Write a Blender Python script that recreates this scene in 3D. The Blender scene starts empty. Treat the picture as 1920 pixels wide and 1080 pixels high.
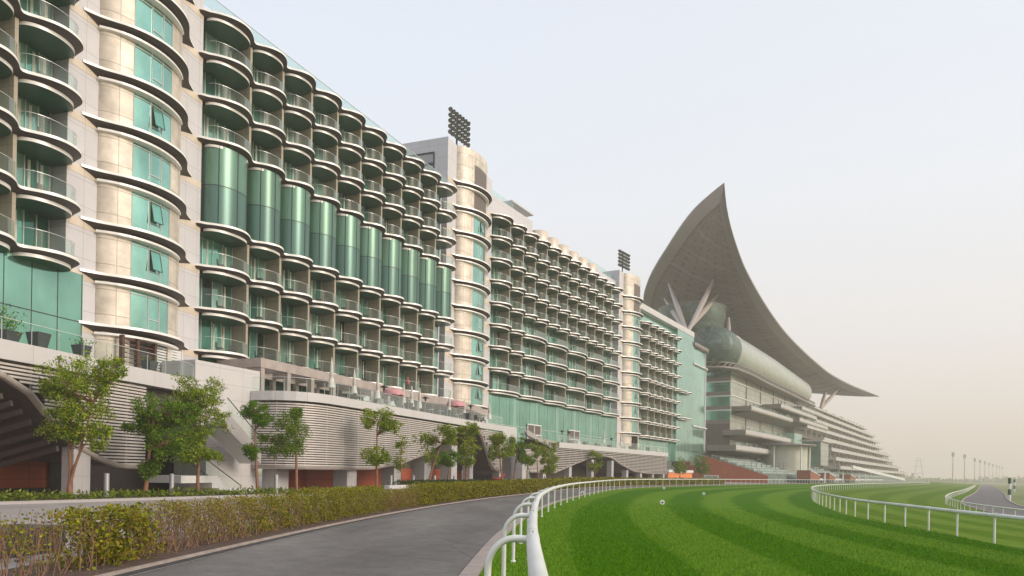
import bpy, math, random
import numpy as np
from math import sin, cos, pi, radians as R, sqrt, atan2
from mathutils import Vector, Matrix

random.seed(7); rng = np.random.default_rng(7)
C = bpy.context.scene.collection
scn = bpy.context.scene

# ------------------------------------------------------------------ camera
CH = 1.85
cam_d = bpy.data.cameras.new('camera'); cam = bpy.data.objects.new('camera', cam_d); C.objects.link(cam)
cam_d.sensor_width = 36; cam_d.lens = 1350 / 1920 * 36
cam_d.shift_y = 346 / 1920
cam_d.clip_start = 0.1; cam_d.clip_end = 6000
ROLL = 0.017
cam.matrix_world = Matrix.Translation((0, 0, CH)) @ Matrix.Rotation(R(90), 4, 'X') @ Matrix.Rotation(ROLL, 4, 'Z')
scn.camera = cam

# ------------------------------------------------------------------ sky, sun, exposure
SUN_AZ = (0.93, -0.36); SUN_EL = R(24)
w = bpy.data.worlds.new('World'); scn.world = w; w.use_nodes = True
nt = w.node_tree; nt.nodes.clear()
N = nt.nodes.new; L = nt.links.new
out = N('ShaderNodeOutputWorld'); bg = N('ShaderNodeBackground'); bg2 = N('ShaderNodeBackground'); addn = N('ShaderNodeAddShader')
sky = N('ShaderNodeTexSky'); sky.sky_type = 'NISHITA'; sky.sun_disc = False
sky.sun_elevation = SUN_EL; sky.sun_rotation = atan2(SUN_AZ[0], SUN_AZ[1])
sky.air_density = 1.0; sky.dust_density = 4.0; sky.ozone_density = 1.0
L(sky.outputs[0], bg.inputs[0]); bg.inputs[1].default_value = 0.05
tc = N('ShaderNodeTexCoord'); sep = N('ShaderNodeSeparateXYZ'); L(tc.outputs['Generated'], sep.inputs[0])
ramp = N('ShaderNodeValToRGB'); cr = ramp.color_ramp
cr.elements[0].position = 0.0; cr.elements[0].color = (0.72, 0.63, 0.57, 1)
cr.elements[1].position = 1.0; cr.elements[1].color = (0.66, 0.71, 0.78, 1)
for p, c in ((0.08, (0.76, 0.68, 0.62)), (0.2, (0.82, 0.77, 0.73)), (0.34, (0.83, 0.83, 0.83)), (0.5, (0.80, 0.825, 0.86))):
    e = cr.elements.new(p); e.color = (*c, 1)
L(sep.outputs['Z'], ramp.inputs[0])
# the sky away from the sun is bluer
mxs = N('ShaderNodeMix'); mxs.data_type = 'RGBA'; mxs.blend_type = 'MULTIPLY'
mr = N('ShaderNodeMapRange'); mr.inputs[1].default_value = 0.35; mr.inputs[2].default_value = -0.7
L(sep.outputs['X'], mr.inputs[0]); L(mr.outputs[0], mxs.inputs[0])
L(ramp.outputs[0], mxs.inputs[6]); mxs.inputs[7].default_value = (0.94, 0.985, 1.04, 1)
L(mxs.outputs[2], bg2.inputs[0]); bg2.inputs[1].default_value = .97
L(bg.outputs[0], addn.inputs[0]); L(bg2.outputs[0], addn.inputs[1]); L(addn.outputs[0], out.inputs[0])

sd = bpy.data.lights.new('sun', 'SUN'); sun = bpy.data.objects.new('sun', sd); C.objects.link(sun)
sd.energy = 1.9; sd.angle = R(20); sd.color = (1.0, 0.89, 0.77)
sv = Vector((SUN_AZ[0] * cos(SUN_EL), SUN_AZ[1] * cos(SUN_EL), sin(SUN_EL)))
sun.rotation_euler = sv.to_track_quat('Z', 'Y').to_euler()
sun.location = (60, -60, 60)
vs = scn.view_settings; vs.view_transform = 'Standard'; vs.look = 'None'; vs.gamma = 1; vs.exposure = 0.0
scn.cycles.volume_bounces = 2; scn.cycles.max_bounces = 6; scn.cycles.transparent_max_bounces = 24
scn.cycles.glossy_bounces = 3; scn.cycles.diffuse_bounces = 3; scn.cycles.transmission_bounces = 4

# ------------------------------------------------------------------ materials
def mat(name, col, rough=0.6, metal=0.0, spec=0.5, noise=0.0, nscale=3.0, bump=0.0, bscale=20.0, col2=None, coord='Object', stretch=None):
    m = bpy.data.materials.new(name); m.use_nodes = True
    t = m.node_tree; b = t.nodes['Principled BSDF']
    b.inputs['Base Color'].default_value = (*col, 1); b.inputs['Roughness'].default_value = rough
    b.inputs['Metallic'].default_value = metal; b.inputs['Specular IOR Level'].default_value = spec
    tcn = t.nodes.new('ShaderNodeTexCoord'); src = tcn.outputs[coord]
    if stretch:
        mp = t.nodes.new('ShaderNodeMapping'); mp.inputs['Scale'].default_value = stretch
        t.links.new(src, mp.inputs[0]); src = mp.outputs[0]
    if noise > 0 or col2:
        nz = t.nodes.new('ShaderNodeTexNoise'); nz.inputs['Scale'].default_value = nscale; nz.inputs['Detail'].default_value = 5
        t.links.new(src, nz.inputs['Vector'])
        mx = t.nodes.new('ShaderNodeMix'); mx.data_type = 'RGBA'
        c2 = col2 if col2 else tuple(min(1, x * (1 + noise)) for x in col)
        c1 = col if col2 else tuple(x * (1 - noise) for x in col)
        mx.inputs[6].default_value = (*c1, 1); mx.inputs[7].default_value = (*c2, 1)
        rmp = t.nodes.new('ShaderNodeMapRange'); rmp.inputs[1].default_value = .3; rmp.inputs[2].default_value = .7
        t.links.new(nz.outputs[0], rmp.inputs[0]); t.links.new(rmp.outputs[0], mx.inputs[0])
        t.links.new(mx.outputs[2], b.inputs['Base Color'])
    if bump > 0:
        nb = t.nodes.new('ShaderNodeTexNoise'); nb.inputs['Scale'].default_value = bscale; nb.inputs['Detail'].default_value = 6
        t.links.new(src, nb.inputs['Vector'])
        bp = t.nodes.new('ShaderNodeBump'); bp.inputs['Strength'].default_value = bump
        t.links.new(nb.outputs[0], bp.inputs['Height']); t.links.new(bp.outputs[0], b.inputs['Normal'])
    return m

def panel_mat(name, col, line, bw, bh, mort=0.012, rough=0.5, metal=0.0, var=0.06, stain=0.0, offset=0.0, bumpy=0.0):
    """panels with joints, laid out in metres along the wall (UV)"""
    m = mat(name, col, rough, metal)
    t = m.node_tree; b = t.nodes['Principled BSDF']
    uv = t.nodes.new('ShaderNodeUVMap'); br = t.nodes.new('ShaderNodeTexBrick')
    br.offset = offset; br.inputs['Scale'].default_value = 1.0
    br.inputs['Brick Width'].default_value = bw; br.inputs['Row Height'].default_value = bh
    br.inputs['Mortar Size'].default_value = mort; br.inputs['Mortar Smooth'].default_value = 0.2; br.inputs['Bias'].default_value = 0
    br.inputs['Color1'].default_value = (*[x * (1 - var) for x in col], 1); br.inputs['Color2'].default_value = (*[min(1, x * (1 + var)) for x in col], 1)
    br.inputs['Mortar'].default_value = (*line, 1)
    t.links.new(uv.outputs[0], br.inputs['Vector']); last = br.outputs['Color']
    if stain > 0:
        nz = t.nodes.new('ShaderNodeTexNoise'); nz.inputs['Scale'].default_value = 0.9; nz.inputs['Detail'].default_value = 7; nz.inputs['Roughness'].default_value = .65
        t.links.new(uv.outputs[0], nz.inputs['Vector'])
        rp = t.nodes.new('ShaderNodeMapRange'); rp.inputs[1].default_value = .3; rp.inputs[2].default_value = .72
        rp.inputs[3].default_value = 1 - stain; rp.inputs[4].default_value = 1 + stain * .4
        t.links.new(nz.outputs[0], rp.inputs[0])
        mx = t.nodes.new('ShaderNodeMix'); mx.data_type = 'RGBA'; mx.blend_type = 'MULTIPLY'; mx.inputs[0].default_value = 1
        t.links.new(last, mx.inputs[6]); t.links.new(rp.outputs[0], mx.inputs[7]); last = mx.outputs[2]
    t.links.new(last, b.inputs['Base Color'])
    if bumpy > 0:
        nb = t.nodes.new('ShaderNodeTexNoise'); nb.inputs['Scale'].default_value = .8
        t.links.new(uv.outputs[0], nb.inputs['Vector'])
        bp = t.nodes.new('ShaderNodeBump'); bp.inputs['Strength'].default_value = bumpy; bp.inputs['Distance'].default_value = .1
        t.links.new(nb.outputs[0], bp.inputs['Height']); t.links.new(bp.outputs[0], b.inputs['Normal'])
    return m

def glass_clear(name, tint, refl=0.12, tcol=None):
    m = bpy.data.materials.new(name); m.use_nodes = True; t = m.node_tree; t.nodes.clear()
    o = t.nodes.new('ShaderNodeOutputMaterial'); mx = t.nodes.new('ShaderNodeMixShader')
    tr = t.nodes.new('ShaderNodeBsdfTransparent'); tr.inputs[0].default_value = (*tint, 1)
    gl = t.nodes.new('ShaderNodeBsdfGlossy'); gl.inputs['Roughness'].default_value = .28
    gl.inputs[0].default_value = (*(tcol or (.9, .97, .94)), 1)
    lw = t.nodes.new('ShaderNodeFresnel'); lw.inputs[0].default_value = 1.18
    ad = t.nodes.new('ShaderNodeMath'); ad.operation = 'ADD'; ad.use_clamp = True; ad.inputs[1].default_value = refl
    ad2 = t.nodes.new('ShaderNodeMath'); ad2.operation = 'MULTIPLY'; ad2.inputs[1].default_value = .22; t.links.new(lw.outputs[0], ad2.inputs[0]); t.links.new(ad2.outputs[0], ad.inputs[0]); t.links.new(ad.outputs[0], mx.inputs[0])
    t.links.new(tr.outputs[0], mx.inputs[1]); t.links.new(gl.outputs[0], mx.inputs[2]); t.links.new(mx.outputs[0], o.inputs[0])
    return m

def leaf_mat(name, cols, rough=.5, trans=.25, spec=.12):
    m = bpy.data.materials.new(name); m.use_nodes = True; t = m.node_tree; b = t.nodes['Principled BSDF']
    g = t.nodes.new('ShaderNodeNewGeometry'); rp = t.nodes.new('ShaderNodeValToRGB')
    els = rp.color_ramp.elements
    els[0].position = 0; els[0].color = (*cols[0], 1); els[1].position = 1; els[1].color = (*cols[-1], 1)
    for i in range(1, len(cols) - 1): els.new(i / (len(cols) - 1)).color = (*cols[i], 1)
    t.links.new(g.outputs['Random Per Island'], rp.inputs[0]); t.links.new(rp.outputs[0], b.inputs['Base Color'])
    b.inputs['Roughness'].default_value = rough; b.inputs['Specular IOR Level'].default_value = spec
    if trans == 0:
        df = t.nodes.new('ShaderNodeBsdfDiffuse'); t.links.new(rp.outputs[0], df.inputs[0])
        t.links.new(df.outputs[0], t.nodes['Material Output'].inputs[0]); return m
    tl = t.nodes.new('ShaderNodeBsdfTranslucent'); t.links.new(rp.outputs[0], tl.inputs[0])
    mx = t.nodes.new('ShaderNodeMixShader'); mx.inputs[0].default_value = trans
    o = t.nodes['Material Output']; t.links.new(b.outputs[0], mx.inputs[1]); t.links.new(tl.outputs[0], mx.inputs[2]); t.links.new(mx.outputs[0], o.inputs[0])
    return m

M = {}
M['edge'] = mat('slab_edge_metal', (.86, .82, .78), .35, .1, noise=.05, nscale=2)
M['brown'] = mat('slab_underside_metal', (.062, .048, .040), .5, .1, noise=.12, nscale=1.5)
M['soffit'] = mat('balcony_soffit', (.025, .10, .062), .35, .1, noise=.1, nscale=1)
M['floor'] = mat('balcony_floor', (.35, .33, .31), .7)
M['panel'] = panel_mat('pale_mauve_panel', (.61, .585, .605), (.42, .39, .39), 1.42, 1.8, .02, .45, 0.0, .025, .06)
M['side'] = panel_mat('shaded_side_panel', (.46, .46, .48), (.3, .3, .31), 1.5, 1.8, .02, .5, 0, .03, .05)  # pale panel darkened and cooled to carry the shade of the tower sides
M['beige'] = panel_mat('beige_metal_panel', (.70, .615, .52), (.38, .32, .26), 1.35, 1.8, .03, .45, .12, .13, .30, bumpy=.25)
M['band'] = panel_mat('beige_band', (.74, .62, .50), (.45, .36, .3), 1.42, 3.6, .015, .4, .2, .05, .1)
M['fin'] = panel_mat('dividing_wall_render', (.42, .37, .29), (.3, .26, .2), 6, 3.6, .02, .7, 0, .02, .1)
M['white'] = mat('white_metal', (.70, .69, .67), .4, 0, noise=.03)
M['whitepan'] = panel_mat('white_cladding', (.60, .575, .565), (.4, .37, .36), 2.4, 1.2, .015, .45, 0, .02, .05)
M['mull'] = mat('mullion_metal', (.62, .62, .60), .35, .4)
M['darkmull'] = mat('dark_mullion', (.05, .06, .055), .4, .3)
M['conc'] = mat('board_marked_concrete', (.40, .34, .31), .8, noise=.14, nscale=1.2, bump=.15, bscale=8)
M['red'] = panel_mat('terracotta_panel', (.44, .105, .05), (.22, .05, .025), 2.4, .9, .02, .6, 0, .06, .12)
M['orange'] = panel_mat('orange_render', (.80, .25, .085), (.3, .1, .05), 3, 2.5, .02, .7, 0, .04, .1)
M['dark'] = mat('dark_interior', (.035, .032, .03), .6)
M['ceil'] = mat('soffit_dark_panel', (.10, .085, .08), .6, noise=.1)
M['slat'] = mat('louvre_blade_metal', (.66, .60, .56), .4, .15, noise=.05, nscale=2)
M['trim'] = mat('louvre_trim_metal', (.58, .52, .48), .38, .3)
M['column'] = panel_mat('column_cladding', (.50, .48, .48), (.33, .31, .31), 1.2, 1.2, .012, .5, 0, .02, .05)
M['clear'] = glass_clear('balustrade_glass', (.80, .90, .86), .015)
M['clear2'] = glass_clear('terrace_glass', (.88, .95, .92), .0)
def win_glass(name, base, metal=.75, rough=.07, var=.25, sc=(.4, .4, .3)):
    m = mat(name, base, rough, metal, noise=var, nscale=1.0, stretch=sc, bump=.02, bscale=.6)
    return m
M['wg'] = [win_glass('window_glass_teal', (.17, .42, .34), .5), win_glass('window_glass_dark', (.02, .06, .045), .3),
           win_glass('window_glass_pale', (.27, .46, .40), .35), win_glass('window_glass_green', (.055, .19, .14), .4)]
M['tglass'] = win_glass('tower_window_glass', (.27, .52, .44), .8)
M['wall_glass'] = win_glass('curtain_wall_glass', (.22, .44, .35), .75, .1, .15)
M['wall_glass2'] = win_glass('curtain_wall_glass_pale', (.32, .54, .45), .75, .12, .12)
M['cyl'] = win_glass('curved_bay_glass', (.12, .235, .17), .3, .3, .3, (.7, .7, .05))  # vertical streaks in the colour of both bay glasses stand in for reflections
M['cyl2'] = win_glass('curved_bay_glass_blue', (.08, .17, .14), .3, .3, .3, (.7, .7, .05))
M['greyglass'] = panel_mat('stand_glass_grey', (.42, .43, .37), (.24, .24, .21), 3.0, 2.35, .14, .3, .25, .12, .2)
M['bubble'] = panel_mat('bubble_glass', (.46, .49, .43), (.34, .38, .33), 3.2, 2.6, .05, .38, .25, .08, .15)
M['bubble2'] = panel_mat('bubble_glass_green', (.115, .17, .135), (.06, .095, .075), 3.2, 2.6, .08, .45, .15, .3, .6)
M['roof'] = panel_mat('canopy_underside', (.215, .17, .152), (.14, .108, .095), 3.0, 2.1, .18, .55, .15, .10, .14, offset=.5)
M['rim'] = mat('canopy_rim_metal', (.235, .20, .18), .45, .2, noise=.06, nscale=.1)
M['strut'] = mat('strut_paint', (.40, .345, .31), .5, noise=.05)
M['louvdark'] = panel_mat('vent_louvre', (.20, .16, .135), (.07, .055, .05), 6, .16, .03, .5, .3, .05, .1)
M['lamp'] = mat('floodlight_housing', (.03, .032, .03), .4, .5)
M['lampface'] = mat('floodlight_lens', (.10, .105, .10), .15, .3)
M['rail'] = mat('white_rail_plastic', (.80, .80, .78), .38, 0, noise=.0, col2=(.66, .65, .60), nscale=1.3)
M['gutter'] = mat('drain_channel', (.045, .043, .042), .8, noise=.3, nscale=3)
M['joint'] = mat('rail_joint', (.22, .22, .22), .6)
M['asphalt'] = mat('asphalt', (.125, .113, .106), .95, spec=.15, col2=(.215, .20, .185), nscale=.38, bump=.25, bscale=90, stretch=(1, .25, 1))
M['plaza'] = mat('plaza_paving', (.34, .30, .275), .8, noise=.15, nscale=.4, bump=.1, bscale=30)
M['kerb'] = mat('kerb_stone', (.34, .28, .25), .8, noise=.15, nscale=3)
M['soil'] = mat('soil', (.10, .06, .045), .95, noise=.3, nscale=4, bump=.6, bscale=14)
M['skin'] = mat('skin', (.45, .27, .19), .6)
M['trouser'] = mat('dark_trousers', (.04, .045, .06), .8)
M['synth'] = mat('synthetic_track', (.125, .115, .115), .9, noise=.12, nscale=.2)
M['bark'] = mat('tree_bark', (.26, .13, .075), .85, noise=.25, nscale=5, bump=.4, bscale=18)
M['twig'] = mat('twig_bark', (.25, .145, .095), .85, noise=.3, nscale=9)
M['pot'] = mat('charcoal_planter', (.07, .07, .075), .6, noise=.1)
M['cloth'] = mat('parasol_cloth', (.66, .62, .56), .8, noise=.08, nscale=5)
M['pink'] = mat('pink_cloth', (.62, .30, .32), .8, noise=.1, nscale=4)
M['blue'] = mat('blue_cloth', (.03, .16, .34), .7, noise=.1)
M['redpaint'] = mat('red_paint', (.45, .02, .02), .35)
M['steel'] = mat('brushed_steel', (.36, .36, .37), .5, .3)
M['furn'] = mat('wicker_furniture', (.09, .08, .075), .7, noise=.2, nscale=20)
M['green_paint'] = mat('dark_green_paint', (.01, .07, .04), .5)
M['whitepaint'] = mat('white_paint', (.72, .72, .70), .5)
M['rubber'] = mat('charcoal_metal', (.05, .05, .052), .5, .3)
M['deck'] = mat('terrace_paving', (.36, .33, .31), .8, noise=.08)
M['wood'] = mat('dark_timber', (.10, .045, .03), .6, noise=.2, nscale=3)
M['seats'] = mat('seat_rows', (.13, .175, .155), .6, noise=.5, nscale=.5)
M['seatline'] = mat('seat_barrier', (.34, .40, .37), .5, noise=.3, nscale=.3)
M['palewall'] = mat('pale_stand_wall', (.52, .51, .42), .4, noise=.12, nscale=.3)
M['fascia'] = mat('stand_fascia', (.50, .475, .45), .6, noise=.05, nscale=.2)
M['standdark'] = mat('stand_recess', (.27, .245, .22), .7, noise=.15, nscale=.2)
M['far'] = mat('far_silhouette', (.32, .30, .28), .9)  # part of the distance haze is put into this lightened tone

def weather_asphalt(m):
    t = m.node_tree; b = t.nodes['Principled BSDF']; src = b.inputs['Base Color'].links[0].from_socket
    tcn = t.nodes.new('ShaderNodeTexCoord')
    def noise(sc, det, lo, hi, o0, o1, ro=.6):
        n = t.nodes.new('ShaderNodeTexNoise'); n.inputs['Scale'].default_value = sc; n.inputs['Detail'].default_value = det; n.inputs['Roughness'].default_value = ro
        t.links.new(tcn.outputs['Object'], n.inputs['Vector']); r = t.nodes.new('ShaderNodeMapRange')
        for i, v in ((1, lo), (2, hi), (3, o0), (4, o1)): r.inputs[i].default_value = v
        t.links.new(n.outputs[0], r.inputs[0]); return r.outputs[0]
    def mul(a, f):
        x = t.nodes.new('ShaderNodeMix'); x.data_type = 'RGBA'; x.blend_type = 'MULTIPLY'; x.inputs[0].default_value = 1
        t.links.new(a, x.inputs[6]); t.links.new(f, x.inputs[7]); return x.outputs[2]
    c = mul(src, noise(60, 3, .3, .7, .78, 1.25)); c = mul(c, noise(1.7, 8, .35, .7, .85, 1.2, .75))
    d = t.nodes.new('ShaderNodeMix'); d.data_type = 'RGBA'; d.inputs[7].default_value = (.34, .32, .30, 1)
    t.links.new(noise(.55, 10, .60, .74, 0, .55, .8), d.inputs[0]); t.links.new(c, d.inputs[6])
    v = t.nodes.new('ShaderNodeTexVoronoi'); v.feature = 'DISTANCE_TO_EDGE'; v.inputs['Scale'].default_value = .22; t.links.new(tcn.outputs['Object'], v.inputs['Vector'])
    r = t.nodes.new('ShaderNodeMapRange'); r.inputs[1].default_value = .0; r.inputs[2].default_value = .004; r.inputs[3].default_value = .6; r.inputs[4].default_value = 1; t.links.new(v.outputs['Distance'], r.inputs[0])
    t.links.new(mul(d.outputs[2], r.outputs[0]), b.inputs['Base Color'])
weather_asphalt(M['asphalt'])
def turf_material(name, c1, c2, width, nz=.3, bump=.5):
    m = bpy.data.materials.new(name); m.use_nodes = True; t = m.node_tree; b = t.nodes['Principled BSDF']
    uv = t.nodes.new('ShaderNodeUVMap'); sp = t.nodes.new('ShaderNodeSeparateXYZ')
    tcn = t.nodes.new('ShaderNodeTexCoord')
    n0 = t.nodes.new('ShaderNodeTexNoise'); n0.inputs['Scale'].default_value = .35; n0.inputs['Detail'].default_value = 4
    t.links.new(tcn.outputs['Object'], n0.inputs['Vector'])
    t.links.new(uv.outputs[0], sp.inputs[0])
    def math(op, a=None, bb=None, va=None, vb=None):
        q = t.nodes.new('ShaderNodeMath'); q.operation = op
        if a is not None: t.links.new(a, q.inputs[0])
        if va is not None: q.inputs[0].default_value = va
        if bb is not None: t.links.new(bb, q.inputs[1])
        if vb is not None: q.inputs[1].default_value = vb
        return q.outputs[0]
    wob = math('MULTIPLY', n0.outputs[0], vb=1.5)
    s = math('ADD', sp.outputs[0], wob)
    s = math('MULTIPLY', s, vb=2 * pi / (2 * width))
    s = math('SINE', s)
    mr_ = t.nodes.new('ShaderNodeMapRange'); mr_.inputs[1].default_value = -.4; mr_.inputs[2].default_value = .4
    t.links.new(s, mr_.inputs[0])
    mx = t.nodes.new('ShaderNodeMix'); mx.data_type = 'RGBA'
    mx.inputs[6].default_value = (*c1, 1); mx.inputs[7].default_value = (*c2, 1); t.links.new(mr_.outputs[0], mx.inputs[0])
    n1 = t.nodes.new('ShaderNodeTexNoise'); n1.inputs['Scale'].default_value = 1.6; n1.inputs['Detail'].default_value = 8; n1.inputs['Roughness'].default_value = .7
    t.links.new(tcn.outputs['Object'], n1.inputs['Vector'])
    rp = t.nodes.new('ShaderNodeMapRange'); rp.inputs[1].default_value = .25; rp.inputs[2].default_value = .75
    rp.inputs[3].default_value = 1 - nz; rp.inputs[4].default_value = 1 + nz
    t.links.new(n1.outputs[0], rp.inputs[0])
    n3 = t.nodes.new('ShaderNodeTexNoise'); n3.inputs['Scale'].default_value = .22; n3.inputs['Detail'].default_value = 9; n3.inputs['Roughness'].default_value = .75
    t.links.new(tcn.outputs['Object'], n3.inputs['Vector'])
    r3 = t.nodes.new('ShaderNodeMapRange'); r3.inputs[1].default_value = .52; r3.inputs[2].default_value = .72; r3.inputs[4].default_value = .55; t.links.new(n3.outputs[0], r3.inputs[0])
    mw = t.nodes.new('ShaderNodeMix'); mw.data_type = 'RGBA'; mw.inputs[7].default_value = (.125, .15, .02, 1)
    t.links.new(r3.outputs[0], mw.inputs[0]); t.links.new(mx.outputs[2], mw.inputs[6])
    m2 = t.nodes.new('ShaderNodeMix'); m2.data_type = 'RGBA'; m2.blend_type = 'MULTIPLY'; m2.inputs[0].default_value = 1
    t.links.new(mw.outputs[2], m2.inputs[6]); t.links.new(rp.outputs[0], m2.inputs[7])
    t.links.new(m2.outputs[2], b.inputs['Base Color']); b.inputs['Roughness'].default_value = .95; b.inputs['Specular IOR Level'].default_value = .03
    nb = t.nodes.new('ShaderNodeTexNoise'); nb.inputs['Scale'].default_value = 28; nb.inputs['Detail'].default_value = 5
    t.links.new(tcn.outputs['Object'], nb.inputs['Vector'])
    bp = t.nodes.new('ShaderNodeBump'); bp.inputs['Strength'].default_value = bump
    t.links.new(nb.outputs[0], bp.inputs['Height']); t.links.new(bp.outputs[0], b.inputs['Normal'])
    return m
M['turf'] = turf_material('striped_turf', (.050, .142, .003), (.105, .205, .014), 2.6)
M['turf2'] = turf_material('inner_turf', (.080, .155, .006), (.125, .20, .020), 3.0)
M['field'] = mat('far_field', (.15, .185, .045), .95, noise=.2, nscale=.02)
M['leafA'] = leaf_mat('tree_leaf', [(.035, .085, .004), (.10, .19, .006), (.20, .30, .012), (.34, .40, .025), (.46, .47, .05)])
M['leafB'] = leaf_mat('tree_leaf_dark', [(.028, .08, .006), (.07, .165, .008), (.15, .26, .015), (.28, .36, .02)])
M['leafC'] = leaf_mat('tree_leaf_bright', [(.06, .15, .006), (.10, .22, .008), (.18, .29, .02)])
M['leafH'] = leaf_mat('hedge_leaf', [(.03, .045, .004), (.15, .185, .008), (.40, .37, .02), (.11, .14, .008), (.36, .24, .03), (.22, .26, .012), (.24, .15, .04), (.30, .32, .02)])  # darkest tones stand in for shade missing inside the sparse hedge
M['leafHd'] = leaf_mat('hedge_leaf_dry', [(.16, .12, .02), (.28, .17, .06), (.36, .29, .04), (.17, .19, .02), (.24, .25, .02)])
M['leafG'] = leaf_mat('ground_cover_leaf', [(.10, .17, .012), (.18, .25, .02), (.30, .33, .04)])
M['leafD'] = leaf_mat('clipped_hedge_leaf', [(.03, .06, .015), (.06, .10, .025)])
M['blade'] = leaf_mat('grass_blade', [(.060, .175, .003), (.085, .215, .005), (.12, .255, .010)], .9, 0, 0)
M['blade2'] = leaf_mat('grass_blade_pale', [(.105, .225, .012), (.14, .27, .018), (.185, .315, .03)], .9, 0, 0)
M['petal'] = mat('white_petal', (.75, .72, .66), .6)

# ------------------------------------------------------------------ mesh helpers
class MB:
    def __init__(s): s.v = []; s.f = []; s.m = []; s.uv = []; s.mats = []; s.smooth = []
    def mi(s, m):
        if m not in s.mats: s.mats.append(m)
        return s.mats.index(m)
    def poly(s, pts, m, uv=None, smooth=False):
        i = len(s.v); s.v.extend([tuple(p) for p in pts]); s.f.append(tuple(range(i, i + len(pts)))); s.m.append(s.mi(m))
        s.uv.append(uv if uv else [(0, 0)] * len(pts)); s.smooth.append(smooth)
    def grid(s, rows, m, uvf=None, smooth=True, close=False):
        """rows: list of equal-length point lists; shares vertices"""
        i0 = len(s.v); nr = len(rows); nc = len(rows[0])
        for r in rows: s.v.extend([tuple(p) for p in r])
        k = s.mi(m)
        for a in range(nr - 1):
            for b in range(nc - 1 if not close else nc):
                b2 = (b + 1) % nc
                s.f.append((i0 + a * nc + b, i0 + a * nc + b2, i0 + (a + 1) * nc + b2, i0 + (a + 1) * nc + b))
                s.m.append(k); s.smooth.append(smooth)
                if uvf: s.uv.append([uvf(a, b), uvf(a, b + 1), uvf(a + 1, b + 1), uvf(a + 1, b)])
                else: s.uv.append([(0, 0)] * 4)
    def box(s, fr, t0, t1, d0, d1, z0, z1, m, top=None):
        P = fr.P
        a = [P(t0, d0, z0), P(t1, d0, z0), P(t1, d1, z0), P(t0, d1, z0), P(t0, d0, z1), P(t1, d0, z1), P(t1, d1, z1), P(t0, d1, z1)]
        s.poly([a[3], a[2], a[6], a[7]], m, [(t0, z0), (t1, z0), (t1, z1), (t0, z1)])
        s.poly([a[1], a[0], a[4], a[5]], m, [(t1, z0), (t0, z0), (t0, z1), (t1, z1)])
        s.poly([a[0], a[3], a[7], a[4]], m, [(d0, z0), (d1, z0), (d1, z1), (d0, z1)])
        s.poly([a[2], a[1], a[5], a[6]], m, [(d1, z0), (d0, z0), (d0, z1), (d1, z1)])
        s.poly([a[4], a[7], a[6], a[5]], top or m, [(t0, d0), (t0, d1), (t1, d1), (t1, d0)])
        s.poly([a[0], a[1], a[2], a[3]], m, [(t0, d0), (t1, d0), (t1, d1), (t0, d1)])
    def bar(s, a, b, wd, m, ht=None, up=(0, 0, 1)):
        a = Vector(a); b = Vector(b); d = (b - a).normalized(); u = Vector(up)
        if abs(d.dot(u)) > .98: u = Vector((1, 0, 0))
        x = d.cross(u).normalized() * wd / 2; y = x.cross(d).normalized() * (ht or wd) / 2
        A = [a - x - y, a + x - y, a + x + y, a - x + y]; B = [b - x - y, b + x - y, b + x + y, b - x + y]
        for i in range(4): s.poly([A[i], A[(i + 1) % 4], B[(i + 1) % 4], B[i]], m)
        s.poly(A[::-1], m); s.poly(B, m)
    def tube(s, pts, r, m, n=8, cap=True):
        pts = [Vector(p) for p in pts]; rows = []; prev = None
        rr = r if isinstance(r, (list, tuple)) else [r] * len(pts)
        for i, p in enumerate(pts):
            d = (pts[min(i + 1, len(pts) - 1)] - pts[max(i - 1, 0)]).normalized()
            if prev is None:
                u = Vector((0, 0, 1)) if abs(d.z) < .9 else Vector((1, 0, 0))
                x = d.cross(u).normalized()
            else:
                x = (prev - d * prev.dot(d)).normalized()
            prev = x; y = d.cross(x)
            rows.append([p + (x * cos(2 * pi * k / n) + y * sin(2 * pi * k / n)) * rr[i] for k in range(n)])
        s.grid(rows, m, close=True)
        if cap: s.poly(rows[0][::-1], m); s.poly(rows[-1], m)
    def lathe(s, c, prof, m, n=16, a0=0, a1=2 * pi, uv=False):
        full = abs(a1 - a0 - 2 * pi) < 1e-6
        rows = [[(c[0] + r * cos(a0 + (a1 - a0) * k / n), c[1] + r * sin(a0 + (a1 - a0) * k / n), c[2] + z) for k in range(n + (0 if full else 1))] for r, z in prof]
        s.grid(rows, m, close=full, uvf=(lambda a, b: (prof[a][0] * (a1 - a0) * b / n, prof[a][1])) if uv else None)

class Frame:
    def __init__(s, x, y, ang): s.o = (x, y); s.a = ang; s.dx = sin(ang); s.dy = cos(ang); s.nx = cos(ang); s.ny = -sin(ang)
    def P(s, t, d, z): return (s.o[0] + s.dx * t + s.nx * d, s.o[1] + s.dy * t + s.ny * d, z)
def fr_between(a, b): return Frame(a[0], a[1], atan2(b[0] - a[0], b[1] - a[1])), sqrt((b[0] - a[0]) ** 2 + (b[1] - a[1]) ** 2)
W0 = Frame(0, 0, -pi / 2)   # hmm: plain world frame: t=-x? replaced below
class World_:
    def P(s, t, d, z): return (t, d, z)
WF = World_()

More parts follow.
